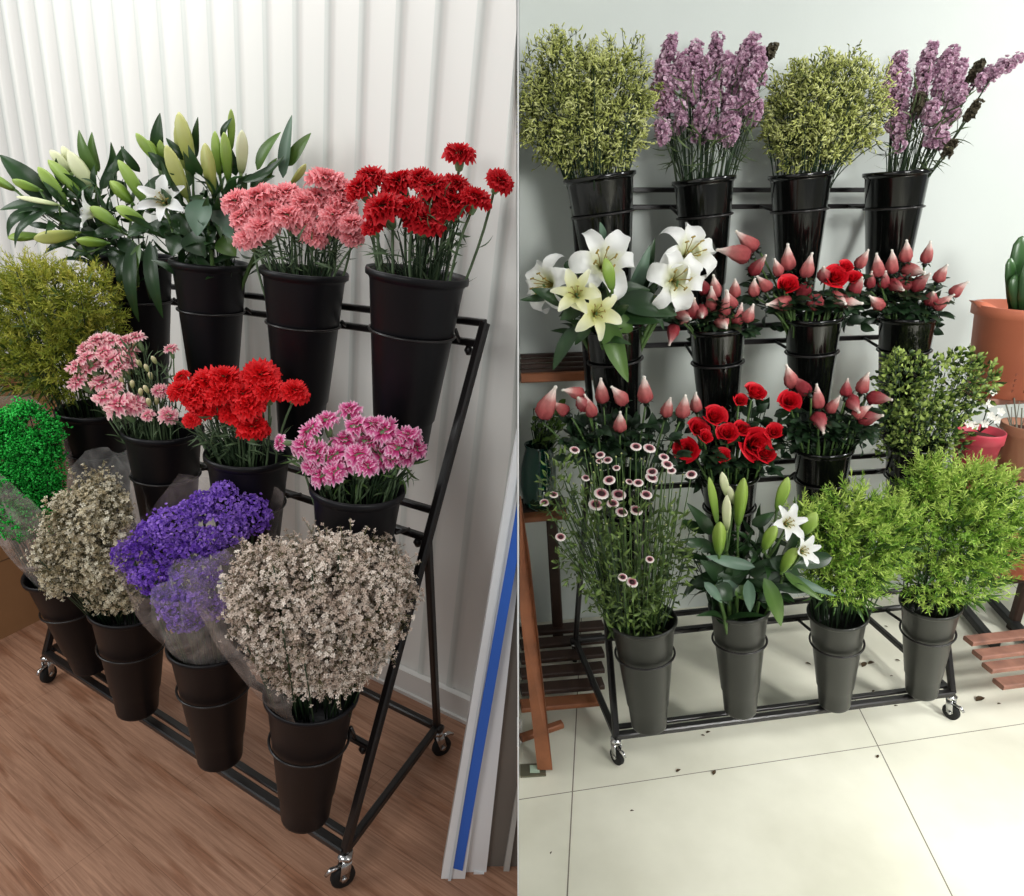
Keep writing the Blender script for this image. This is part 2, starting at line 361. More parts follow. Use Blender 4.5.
# ---------------------------------------------------------------- metal stands
m_iron = mat('black_painted_iron', (26, 23, 23), rough=.32, spec=.5)
m_chrome = mat('chrome', (200, 200, 200), rough=.18, metal=1)
m_rubber = mat('black_rubber', (20, 20, 20), rough=.7)
def castor(root, top, s, face):
    mb = MB(); zc = top.z; r = zc*.31; f = Vector(face).normalized()
    c = Vector((top.x, top.y, r)) + f*r*.4
    side = f.cross(Vector((0, 0, 1)))
    mb.bar(top+Vector((0, 0, -.001)), top+Vector((0, 0, -zc*.14)), r*1.1)
    for k in (-1, 1):
        mb.bar(top+Vector((0, 0, -zc*.12))+side*k*r*.42, c+side*k*r*.42, r*.8, r*.1, up=side)
    mb.tube([c+side*r*.5, c-side*r*.5], r*.25, 8)
    o = part('caster', mb, m_chrome, root)
    w = MB(); q = Vector((0, 0, 1)).rotation_difference(side).to_matrix().to_4x4(); M = Matrix.Translation(c) @ q
    w.lathe([(r*.3, -r*.3), (r*.92, -r*.3), (r, -r*.2), (r, r*.2), (r*.92, r*.3), (r*.3, r*.3)], 24, M)
    ow = link('wheel', w.mesh(m_rubber, True, root.location), o)
    b = MB(); b.tube([c+f*r*.1+Vector((0, 0, r*1.1)), c+f*r*.9+Vector((0, 0, r*1.15)), c+f*r*1.35+Vector((0, 0, r*.8))], [r*.2, r*.22, r*.14], 8)
    link('brake_pedal', b.mesh(m_chrome, True, root.location), o)
RW = {'L': .021, 'R': .021}
def stand(n, label):
    if n == 'L':
        zb, XL, XR, D, k = .1576, .363, 1.652, .420, .4606
        tiers = [1.311, .925, .496]; zc = .108; FL, FR = atz(46, 653, zc), atz(345, 850, zc)
        BR = atz(437, 727, zc); BL = FL + (BR-FR); zT = 1.2263
        T2 = atlocy(n, 485, 323, k*(zT-zb)); T1 = loc(n, XL, k*(zT-zb), zT); J = .60
        legs = ((FL, T1, BL), (FR, T2, BR))
    else:
        zb, XL, XR, D, k = .109, .712, 2.017, .55, .4539
        tiers = [1.936, 1.466, 1.0, .535]; FL, FR = loc(n, XL, 0, zb), loc(n, XR, 0, zb)
        BL, BR = loc(n, XL, D, zb), loc(n, XR, D, zb); zT = 1.87
        T1, T2 = loc(n, XL, k*(zT-zb), zT), loc(n, XR, k*(zT-zb), zT); J = .55
        legs = ((FL, T1, BL), (FR, T2, BR))
    s = ROOM[n][2]; w = RW[n]*(1 if n == 'L' else .9)
    c0 = (FL+FR+BL+BR)/4; root = thing('flower_stand', Vector((c0.x, c0.y, 0)), label, 'stand')
    fwd = loc(n, 0, -1, 0)-loc(n, 0, 0, 0); rt = loc(n, 1, 0, 0)-loc(n, 0, 0, 0)
    mb = MB(); mb.bar(FL, FR, w*1.25, w); part('base_rail', mb, m_iron, root, False)
    mb = MB(); mb.bar(FL+fwd.normalized()*(-w*1.5)+Vector((0, 0, w*.3)), FR+fwd.normalized()*(-w*1.5)+Vector((0, 0, w*.3)), w*.9, w*.5); part('base_rail', mb, m_iron, root, False)
    mb = MB(); mb.bar(BL, BR, w); part('base_rail', mb, m_iron, root, False)
    for a, b in ((FL, BL), (FR, BR)):
        mb = MB(); mb.bar(a, b, w); part('base_rail', mb, m_iron, root, False)
    for a, t, b in legs:
        mb = MB(); mb.bar(a, t, w, w, up=rt); part('leaning_leg', mb, m_iron, root, False)
        mb = MB(); mb.bar(b, a+(t-a)*J, w*.9, w*.9, up=rt); part('back_strut', mb, m_iron, root, False)
        mb = MB(); mb.lathe([(.004, -.02), (.013, -.018), (.013, .018), (.004, .02)], 12, frame(b, rt)); part('hinge_bolt', mb, m_iron, root)
    for i, zs in enumerate(tiers):
        zr = (zs-.125)
        for up in (0, .055):
            f = (zr+up-zb)/(zT-zb)
            if up and i == 0: f = 1.0
            (a1, t1, _), (a2, t2, _) = legs
            p, q = a1+(t1-a1)*f, a2+(t2-a2)*f
            if n == 'L' and i == 2 and up: continue
            mb = MB(); mb.bar(p, q, w*.8); part('cross_rail', mb, m_iron, root, False)
        p = a2+(t2-a2)*((zr-zb)/(zT-zb)) - rt*.03 + Vector((0, 0, -.018))
        mb = MB(); mb.tube([p+Vector((0, 0, .012)), p, p+Vector((0, 0, -.012))], [.004, .011, .006], 10); part('wing_knob', mb, m_iron, root)
    rail_y = lambda z: k*(z-zb)
    for key, (top, bot) in POTS.items():
        if key[0] != n: continue
        r_, c_ = int(key[1]), int(key[2]); top, bot = Vector(top), Vector(bot); ax = (bot-top).normalized()
        cc = top + ax*.125*s; R = ring_r(.125, s)*PSC[key]+.0052
        mb = MB(); mb.torus(cc, ax, R, .0032, 40, 8)
        # arms from the ring to the rail behind it
        zr = (tiers[r_]-.125)*s
        a, o, ss = ROOM[n]; nn = Vector((-math.sin(a), math.cos(a), 0))
        yl = rail_y(tiers[r_]-.125)*s - w*.4
        for sgn in (-1, 1):
            p0 = cc + nn*R*.83 + rt.normalized()*sgn*R*.63
            y0 = (p0-o).dot(nn); p1 = p0 + nn*max(.004, yl-y0); p1.z = zr
            mb.tube([p0, p1], .0045, 6)
        part('ring_holder', mb, m_iron, root)
    for p, f in ((FL, fwd), (FR, fwd), (BL, -fwd), (BR, -fwd)):
        castor(root, Vector((p.x, p.y, p.z-w*.5)), s, f + rt*(-.5 if p is FR and n == 'L' else .4))
def ring_r(d, s):   # outer radius of a bucket d (local units) below its rim
    hp = .36 if s > 1 else .42
    return s*(.093 - (.093-.055)*d/hp)
hpL, hpR = .36, .42
m_potL = mat('black_bucket_plastic', (13, 12, 16), rough=.42, spec=.28, noise=.08, nscale=6)
m_potR = mat('glossy_black_bucket_plastic', (10, 11, 10), rough=.12, spec=.55)
m_potBounce = mat('floor_bounce_bucket_plastic', (34, 35, 31), rough=.33, spec=.45, noise=.05, nscale=6)  # black plastic, its colour paled for light bounced off the floor
m_water = mat('dark_water', (18, 20, 18), rough=.05)
def bucket_mesh(n, m):
    s = ROOM[n][2]; h = (hpL if n == 'L' else hpR)*s; mb = MB()
    z = lambda d: -d*s
    hp = hpL if n == 'L' else hpR
    R = lambda d: ring_r(d, s)
    st = hp*.78
    prof = [(.001, -h), (R(hp)*.9, -h), (R(hp)*.985, -h+.004), (R(hp), -h+.012), (R(st)-.0035*s, z(st)-.004), (R(st), z(st)+.002), (R(.02), z(.02)), (R(.012)+.003*s, z(.014)), (.0995*s, z(.012)), (.1*s, z(.004)), (.0985*s, 0), (.095*s, 0), (.091*s, z(.012)), (R(.06)-.004, z(.06)), (R(.1)-.004, z(.1)), (.001, z(.1))]
    mb.lathe(prof, 56); return mb.mesh(m)
PM = {'L': bucket_mesh('L', m_potL), 'R': bucket_mesh('R', m_potR), 'G': bucket_mesh('R', m_potBounce)}
PH = {'L00': 'white lily buds at the left end of the top row', 'L01': 'lily buds second from left in the top row', 'L02': 'pink carnations third from left in the top row',
 'L03': 'red carnations at the right end of the top row', 'L10': 'yellow-green filler plant at left of the middle row', 'L11': 'pale pink spray carnations in the middle row',
 'L12': 'red carnations in the middle row', 'L13': 'magenta carnations at the right end of the middle row', 'L20': 'vivid green wrapped bunch at front left', 'L21': 'cream dried bunch second in the front row',
 'L22': 'purple statice wrapped in film in the front row', 'L23': 'big cream blossom bunch at the front right corner',
 'R00': 'yellow-green caspia at the left end of the top row', 'R01': 'mauve statice second in the top row', 'R02': 'round yellow-green caspia third in the top row', 'R03': 'mauve statice at the right end of the top row',
 'R10': 'open white lilies at left of the second row', 'R11': 'netted rosebuds beside the white lilies', 'R12': 'netted rosebuds and open red roses in the second row', 'R13': 'netted rosebuds at right end of the second row',
 'R20': 'netted rosebuds behind the daisies', 'R21': 'open red roses in the third row', 'R22': 'netted rosebuds between red roses and leafy greens', 'R23': 'small-leaved greenery at right of the third row',
 'R30': 'pink-rimmed daisies at the front left', 'R31': 'green lily buds in the front row', 'R32': 'goldenrod third in the front row', 'R33': 'goldenrod at the front right end'}
POT = {}; PSC = {}
for key, (top, bot) in POTS.items():
    n = key[0]; top, bot = Vector(top), Vector(bot); ax = (top-bot).normalized()
    kind = 'G' if key[:2] == 'R3' else n
    sc_ = {'R00': 1.22, 'R01': 1.08, 'R02': 1.1, 'R03': 1.14, 'R10': 1.06, 'L03': 1.1, 'L02': 1.04, 'R30': 1.1}.get(key, 1.0)*(.97 if n == 'L' or key[1] == '3' else 1.); hs = (.97 if n == 'L' or key[1] == '3' else 1.)*(1.16 if n == 'L' and key[1] in '01' else (1.1 if n == 'R' and key[1] != '3' else 1.0))
    o = link('flower_bucket', PM[kind], None, frame(top, ax) @ Matrix.Diagonal((sc_, sc_, hs, 1))); PSC[key] = sc_
    tag(o, ('tall black bucket' if kind != 'G' else 'tall dark grey bucket') + ' of ' + PH[key], 'bucket', 'buckets on the left stand' if n == 'L' else 'buckets on the right stand')
    POT[key] = (top, ax, .1*ROOM[n][2]*sc_)
stand('L', 'black wheeled metal tiered flower stand on the wooden floor by the ribbed wall')
stand('R', 'black wheeled metal tiered flower stand on the pale tiled floor')
# ---------------------------------------------------------------- flower kit
GSTEM = mat('grey_green_stem', (84, 104, 72), rough=.55, noise=.2, nscale=40)
GSTEM2 = mat('fresh_green_stem', (70, 96, 46), rough=.5, noise=.2, nscale=40)
GDARK = mat('dark_green_stem', (38, 58, 34), rough=.55)
def curve_pts(a, b, bend, n=6):
    a, b = Vector(a), Vector(b); o = []
    for i in range(n+1):
        t = i/n; o.append(a.lerp(b, t) + Vector(bend)*(4*t*(1-t)))
    return o
def into(key, r=.6, down=.06):
    top, ax, R = POT[key]; a = rnd.uniform(0, 2*PI); q = R*r*math.sqrt(rnd.random())
    return top - ax*(down*ROOM[key[0]][2]) + Vector((math.cos(a)*q, math.sin(a)*q, 0))
def foot(key, target, spread=.75, down=.07):
    """point inside the bucket mouth on the side the head leans to"""
    top, ax, R = POT[key]; d = Vector(target)-top; d.z = 0
    q = min(R*spread, d.length*.55)
    if d.length > 1e-5: d = d.normalized()*q
    return top - ax*(down*ROOM[key[0]][2]) + d + Vector((rnd.uniform(-1, 1), rnd.uniform(-1, 1), 0))*R*.12
# carnation bloom, unit radius, faces +z
def carnation(seed, layers=7, per=9, ruffle=.11, flat=1., nu=10, nv=4):
    r0 = random.Random(seed); mb = MB()
    for k in range(layers):
        f = k/(layers-1); el = math.radians(82 - 78*f**.9); L = (.62+.42*f)*(1 if flat == 1 else 1-.1*(1-f)); n = max(4, int(per*(.6+.5*f)))
        for j in range(n):
            a = 2*PI*(j+.5*(k % 2)+r0.uniform(-.25, .25))/n; ph = r0.uniform(0, 6); ww = r0.uniform(.3, .42)*L*1.2; dl = r0.uniform(.88, 1.1)
            e1 = el + r0.uniform(-.1, .1); rf = ruffle*r0.uniform(.7, 1.4)
            er = Vector((math.cos(a), math.sin(a), 0)); et = Vector((-math.sin(a), math.cos(a), 0)); ez = Vector((0, 0, 1))
            def fn(u, v):
                x = u*2-1; ln = L*dl*v*(1-.12*x*x)
                ee = e1 - .55*v*(.5+.5*f)
                p = er*(math.cos(ee)*ln+.03) + ez*(math.sin(ee)*ln*.8+.0) + et*(x*ww*(v**.7))
                w = rf*v*v*math.sin(8*x+ph) + (.05*math.sin(25*x+ph*2)*v*v*v)
                p += ez*w*math.cos(ee) + er*(w*.9*math.sin(ee)+.02) ; p.z += .12
                if v > .95: p += er*(.045*math.sin(27*x+ph))
                return p, v
            mb.grid(fn, nu, nv)
    return mb
def calyx_mb(L=1.0, r=.3):
    mb = MB(); mb.lathe([(.05, -L), (r*.7, -L*.92), (r*.95, -L*.6), (r, -L*.25), (r*1.35, .08), (r*1.5, .22)], 10); return mb
CARN = [carnation(i) for i in range(4)]
SPRAY = [carnation(20+i, layers=4, per=6, ruffle=.16) for i in range(3)]
def meshes(lst, m): return [b.mesh(m) for b in lst]
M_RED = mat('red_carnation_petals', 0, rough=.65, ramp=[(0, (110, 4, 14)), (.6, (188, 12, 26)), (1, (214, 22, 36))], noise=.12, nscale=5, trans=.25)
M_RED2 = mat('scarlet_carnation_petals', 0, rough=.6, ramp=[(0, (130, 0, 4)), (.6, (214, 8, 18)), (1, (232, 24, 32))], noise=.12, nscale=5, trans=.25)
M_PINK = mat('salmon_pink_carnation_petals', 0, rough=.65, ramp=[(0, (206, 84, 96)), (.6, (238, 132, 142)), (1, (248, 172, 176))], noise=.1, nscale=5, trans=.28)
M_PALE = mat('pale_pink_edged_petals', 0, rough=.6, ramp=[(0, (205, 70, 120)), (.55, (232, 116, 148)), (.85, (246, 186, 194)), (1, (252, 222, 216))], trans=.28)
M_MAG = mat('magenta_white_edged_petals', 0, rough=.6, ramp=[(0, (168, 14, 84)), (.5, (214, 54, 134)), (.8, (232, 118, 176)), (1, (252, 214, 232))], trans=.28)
M_CALYX = mat('carnation_calyx', (112, 140, 96), rough=.5)
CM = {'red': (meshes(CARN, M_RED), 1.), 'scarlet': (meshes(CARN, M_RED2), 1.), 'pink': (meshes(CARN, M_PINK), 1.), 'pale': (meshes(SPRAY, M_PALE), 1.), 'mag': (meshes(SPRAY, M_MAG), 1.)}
CAL = calyx_mb().mesh(M_CALYX); CAL2 = calyx_mb(1.5, .3).mesh(M_CALYX)
PEND = []       # (root, sort key u, template) for the labels
def label_rank(items, fmt):
    items.sort(key=lambda q: q[1])
    for i, (o, u) in enumerate(items): o['label'] = fmt % nth(i+1)
def yoff(v, vm, sc=.0016, rng=.02): return -(v-vm)*sc + rnd.uniform(-rng, rng)
def carn_bunch(key, heads, kind, name, cat, group, fmt, dy=0., tilt=(.0, -.25, .9), stem=.0032, vsc=.0016, cal=None, leafy=1):
    top, ax, R = POT[key]; vm = sum(h[1] for h in heads)/len(heads); out = []
    ms = CM[kind][0]
    for i, h in enumerate(heads):
        u, v, dia = h[:3]
        p = aty(u, v, top.y + dy + yoff(v, vm, vsc)); d = px(p)[2]; s = dia*.5*d/FPX*1.12
        base = foot(key, p); g = thing(name, base, '', cat, group)
        hz = Vector((p.x-top.x, (p.y-top.y), 0))*2.2 + Vector(tilt)*1. + Vector((rnd.uniform(-.25, .25), rnd.uniform(-.25, .15), 0)); hz.normalize()
        if len(h) > 3: hz = Vector(h[3]).normalized()
        hp = p - hz*s*.45
        M = Matrix.Translation(hp-base) @ Vector((0, 0, 1)).rotation_difference(hz).to_matrix().to_4x4() @ Matrix.Rotation(rnd.uniform(0, 6), 4, 'Z') @ Matrix.Scale(s, 4)
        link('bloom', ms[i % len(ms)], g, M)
        link('calyx', cal or CAL, g, M)
        e = hp - hz*s*(.95 if (cal or CAL) is CAL else 1.4)
        mb = MB(); pts = curve_pts(base, e, Vector((rnd.uniform(-1, 1), rnd.uniform(-1, 1), .3))*.012)
        mb.tube(pts, stem, 6); part('stem', mb, GSTEM, g)
        if leafy:
            mb = MB()
            for q in range(2):
                k = rnd.randint(1, 4); a = pts[k]; dirv = (pts[k+1]-pts[k]).normalized()*.6 + Vector((rnd.uniform(-1, 1), rnd.uniform(-1, .6), rnd.uniform(-.1, .4)))*.8
                mb.leaf(a, a+dirv.normalized()*rnd.uniform(.03, .055), .005, sag=rnd.uniform(-.2, .25), nl=5)
            part('leaves', mb, GSTEM, g)
        out.append((g, u))
    label_rank(out, fmt)
# ---------------------------------------------------------------- lilies
M_LBUD = mat('green_lily_bud', 0, rough=.42, ramp=[(0, (72, 104, 34)), (.45, (120, 150, 56)), (1, (150, 172, 84))], noise=.1, nscale=10)
M_LBUDY = mat('yellowish_lily_bud', 0, rough=.42, ramp=[(0, (100, 116, 50)), (.4, (158, 162, 84)), (1, (186, 186, 118))], noise=.1, nscale=10)
M_LBUDP = mat('pale_lily_bud', 0, rough=.42, ramp=[(0, (110, 130, 70)), (.35, (196, 202, 156)), (1, (214, 214, 178))], noise=.08, nscale=10)
M_LPET = mat('white_lily_petal', 0, rough=.5, ramp=[(0, (190, 200, 96)), (.28, (236, 238, 206)), (.5, (250, 250, 246)), (1, (252, 252, 252))], trans=.3)
M_LPETY = mat('creamy_lily_petal', 0, rough=.5, ramp=[(0, (180, 190, 80)), (.35, (232, 232, 160)), (1, (246, 246, 222))], trans=.3)
M_LEAF = mat('dark_glossy_lily_leaf', 0, rough=.34, spec=.5, ramp=[(0, (22, 44, 22)), (1, (44, 74, 36))], noise=.15, nscale=8, trans=.1)
M_LEAFG = mat('mid_green_lily_leaf', 0, rough=.36, spec=.5, ramp=[(0, (54, 84, 32)), (1, (92, 124, 52))], noise=.12, nscale=8, trans=.15)
M_LEAFB = mat('bluish_green_lily_leaf', 0, rough=.4, ramp=[(0, (60, 86, 66)), (1, (112, 138, 118))], noise=.1, nscale=8, trans=.1)
M_ANTH = mat('lily_anther', (150, 130, 60), rough=.7)
def bud_mb(a, b, r, seed=0):
    a, b = Vector(a), Vector(b); L = (b-a).length; mb = MB(); ph = rnd.uniform(0, 6)
    r = r*.82; prof = [(.1, 0), (.4, .03), (.62, .12), (.82, .3), (.97, .5), (.96, .66), (.76, .82), (.42, .94), (.1, 1.)]
    mb.lathe([(q[0]*r, q[1]*L) for q in prof], 24, frame(a, b-a), tv=[q[1] for q in prof], mod=lambda an, z: 1+.16*math.cos(3*an+ph)-.06*abs(math.sin(1.5*an*2+ph))+.03*math.cos(12*an))
    mb.tube([a-(b-a)*.12, a+(b-a)*.03], [.003, r*.35], 6)
    return mb
def open_lily_mb(L, curl=1., n=6, seed=0, wide=1., opn=1.):
    r0 = random.Random(seed); mb = MB()
    for j in range(n):
        a = 2*PI*j/n + r0.uniform(-.12, .12); inner = j % 2; w = L*(.175 if inner else .125)*wide; cu = curl*r0.uniform(.75, 1.25); ph = r0.uniform(0, 6)
        er = Vector((math.cos(a), math.sin(a), 0)); et = Vector((-math.sin(a), math.cos(a), 0)); ez = Vector((0, 0, 1))
        pts = [(0., 0.)]; th = math.radians(74); m_ = 10
        for i in range(m_):
            t = (i+.5)/m_; th = math.radians(76) - opn*math.radians(62)*min(1, t*1.7) - cu*math.radians(115)*max(0, t-.45)**1.15*1.6
            x, z = pts[-1]; pts.append((x+math.cos(th)*L/m_, z+math.sin(th)*L/m_))
        def fn(u, v):
            x = u*2-1; k = v*m_; i = min(m_-1, int(k)); f = k-i; X = pts[i][0]*(1-f)+pts[i+1][0]*f; Z = pts[i][1]*(1-f)+pts[i+1][1]*f
            ww = w*(math.sin(PI*(v*.93+.06))**.75)+.002
            p = er*X + ez*(Z + .35*ww*(x*x) + .1*ww*math.sin(16*v+ph+2*x)*abs(x)) + et*x*ww*(1+.06*math.sin(19*v+ph*2)) - ez*.12*ww*(1-abs(x))*(1 if v > .1 else 0)
            return p, v
        mb.grid(fn, 4, 12)
    return mb
def stamens(L):
    mb = MB()
    for j in range(6):
        a = 2*PI*j/6+.3; e = Vector((math.cos(a)*.22*L, math.sin(a)*.22*L, .62*L))
        mb.tube([(0, 0, .05*L), e*.6+Vector((0, 0, .08*L)), e], .006*L+.0006, 5)
        mb.tube([e-Vector((.05*L, 0, 0)), e+Vector((.05*L, 0, 0))], .02*L, 6)
    mb.tube([(0, 0, 0), (0, 0, .75*L)], .012*L, 6); return mb
BUDM = {'g': M_LBUD, 'y': M_LBUDY, 'p': M_LBUDP}
LEAFM = {'d': M_LEAF, 'g': M_LEAFG, 'b': M_LEAFB}
def lily_stem(key, label, buds=(), leaves=(), opens=(), group=None, dy=0., fill=3, seed=0):
    """buds: (u0,v0,u1,v1,width px,kind,dy); leaves: (u0,v0,u1,v1,width px,kind,dy,sag); opens: (u,v,radius px,dir,kind,dy,curl,open)"""
    top, ax, R = POT[key]; Y = top.y + dy
    P0 = []
    for b in buds: P0.append(aty(b[0], b[1], Y+b[6]))
    for o in opens: P0.append(aty(o[0], o[1], Y+o[5]))
    if not P0: P0 = [aty(l[0], l[1], Y+l[6]) for l in leaves[:1]]
    cen = sum(P0, Vector())/len(P0); base = foot(key, cen, .6, .12)
    g = thing('lily', base, label, 'lily', group)
    neck = base.lerp(cen, .72) + Vector((0, 0, .01)); mb = MB(); mb.tube(curve_pts(base, neck, (0, 0, .01)), [.006]*4+[.005]*3, 8)
    for q in P0: mb.tube(curve_pts(neck, q, (0, 0, -.006), 4), .0032, 6)
    part('stem', mb, GSTEM2, g)
    for b in buds:
        a, e = aty(b[0], b[1], Y+b[6]), aty(b[2], b[3], Y+b[6]-.01); d = px(a)[2]
        part('bud', bud_mb(a, e, b[4]*.5*d/FPX), BUDM[b[5]], g)
    for o in opens:
        c = aty(o[0], o[1], Y+o[5]); d = px(c)[2]; L = o[2]*d/FPX
        M = frame(c - Vector(o[3]).normalized()*L*.45, o[3], rnd.uniform(0, 6)); mb = MB()
        mb.copy_in(open_lily_mb(L*1.25, o[6], seed=rnd.randint(0, 999), opn=o[7]), M); part('open_flower', mb, M_LPET if o[4] == 'w' else M_LPETY, g)
        mb = MB(); mb.copy_in(stamens(L), M); part('stamen', mb, M_ANTH, g)
    for l in leaves:
        a, e = aty(l[0], l[1], Y+l[6]), aty(l[2], l[3], Y+l[6]-.015); d = px(a)[2]
        mb = MB(); mb.leaf(a, e, l[4]*d/FPX, sag=l[7], nrm=(rnd.uniform(-.3, .3), -1, .55), nl=10); part('leaf', mb, LEAFM[l[5]], g)
    for i in range(fill):
        t = rnd.uniform(.25, .75); a = base.lerp(neck, t); an = rnd.uniform(0, 2*PI)
        e = a + Vector((math.cos(an)*.1, math.sin(an)*.08-.02, rnd.uniform(.0, .07)))
        mb = MB(); mb.leaf(a, e, rnd.uniform(.022, .032), sag=rnd.uniform(.05, .2), nl=8); part('leaf', mb, M_LEAF, g)
    return g
# ---------------------------------------------------------------- roses
M_NET = mat('rosebud_in_foam_net', 0, rough=.75, spec=.2, ramp=[(0, (128, 50, 54)), (.3, (172, 84, 84)), (.58, (194, 122, 118)), (.74, (232, 200, 192)), (1, (246, 240, 230))], noise=.1, nscale=8, bump=.5, bscale=120)
M_NETD = mat('darker_netted_rosebud', 0, rough=.75, spec=.2, ramp=[(0, (120, 30, 40)), (.4, (150, 56, 62)), (.7, (180, 110, 110)), (1, (236, 226, 214))], noise=.1, nscale=8, bump=.5, bscale=120)
M_ROSE = mat('red_rose_petals', 0, rough=.5, ramp=[(0, (110, 0, 8)), (.6, (196, 10, 26)), (1, (222, 26, 44))], trans=.15)
M_RLEAF = mat('dark_rose_leaf', 0, rough=.4, spec=.5, ramp=[(0, (12, 28, 16)), (1, (34, 58, 32))], noise=.15, nscale=10, trans=.1)
M_RLEAF2 = mat('pale_rose_leaf', 0, rough=.45, ramp=[(0, (84, 110, 72)), (1, (140, 164, 128))], trans=.1)
def net_mb(seed):
    r0 = random.Random(seed); mb = MB(); ph = r0.uniform(0, 6); b1, b2 = r0.uniform(-.12, .12), r0.uniform(-.12, .12)
    prof = [(.08, 0), (.2, .03), (.27, .1), (.295, .2), (.285, .32), (.25, .44), (.2, .56), (.15, .67), (.105, .77), (.07, .86), (.05, .92), (.062, .97), (.03, 1.)]
    n0 = len(mb.v); mb.lathe(prof, 30, tv=[p[1] for p in prof], mod=lambda a, z: 1+.08*math.cos(5*a+6*z+ph)+.05*math.cos(10*a-16*z)+.05*math.cos(10*a+16*z))
    mb.v = [(x+b1*max(0, z-.4)**2*2, y+b2*max(0, z-.4)**2*2, z) for x, y, z in mb.v]; return mb
def rose_mb(seed, petals=17):
    r0 = random.Random(seed); mb = MB()
    for i in range(petals):
        f = i/(petals-1); a = i*2.4; R0 = .06+.5*f; Ht = .95-.18*f; lean = .04+.5*f**1.6; w = .38+.42*f; ph = r0.uniform(0, 6)
        er = Vector((math.cos(a), math.sin(a), 0))
        def fn(u, v):
            x = u*2-1; an = a + x*w*1.25/(max(.35, f+.3)); rr = R0*(v**.55)*1.0 + lean*v*v*.45 + .05*x*x*v*(1 if f > .3 else 0)
            z = Ht*(v**1.1)*(1-.16*x*x*v) - (.14*f)*max(0, v-.8)*5*.5
            return Vector((math.cos(an)*rr, math.sin(an)*rr, z-.15)), v*(.85)+.15*f
        mb.grid(fn, 7, 5)
    return mb
NETS = [net_mb(i) for i in range(4)]; NETM = [b.mesh(M_NET) for b in NETS]; NETD = [b.mesh(M_NETD) for b in NETS[:2]]
ROSES = [rose_mb(i).mesh(M_ROSE) for i in range(3)]; ROSEB = [rose_mb(9, 9).mesh(M_ROSE)]
def sepal_mesh():
    mb = MB(); mb.lathe([(.03, -.3), (.1, -.22), (.13, -.1), (.08, .02)], 10)
    for j in range(5):
        a = 2*PI*j/5; mb.leaf((math.cos(a)*.08, math.sin(a)*.08, -.03), (math.cos(a)*.42, math.sin(a)*.42, -.12+.1*(j % 2)), .12, sag=.15, nrm=(0, 0, 1), nl=4)
    return mb.mesh(M_RLEAF)
SEP = sepal_mesh()
def rose_leaves(mb, a, n=3, size=.045):
    for i in range(n):
        an = rnd.uniform(0, 2*PI); d = Vector((math.cos(an), math.sin(an)*.9-.15, rnd.uniform(-.3, .5))).normalized()
        e = a + d*.03; mb.tube([a, e], .0012, 4)
        for k in (0, 1, -1):
            q = Matrix.Rotation(k*.9, 3, 'Z') @ d
            mb.leaf(e, e+q*size*rnd.uniform(.8, 1.2), size*.62, sag=rnd.uniform(.05, .2), nrm=(rnd.uniform(-.4, .4), -.5, 1), nl=6, fold=.15)
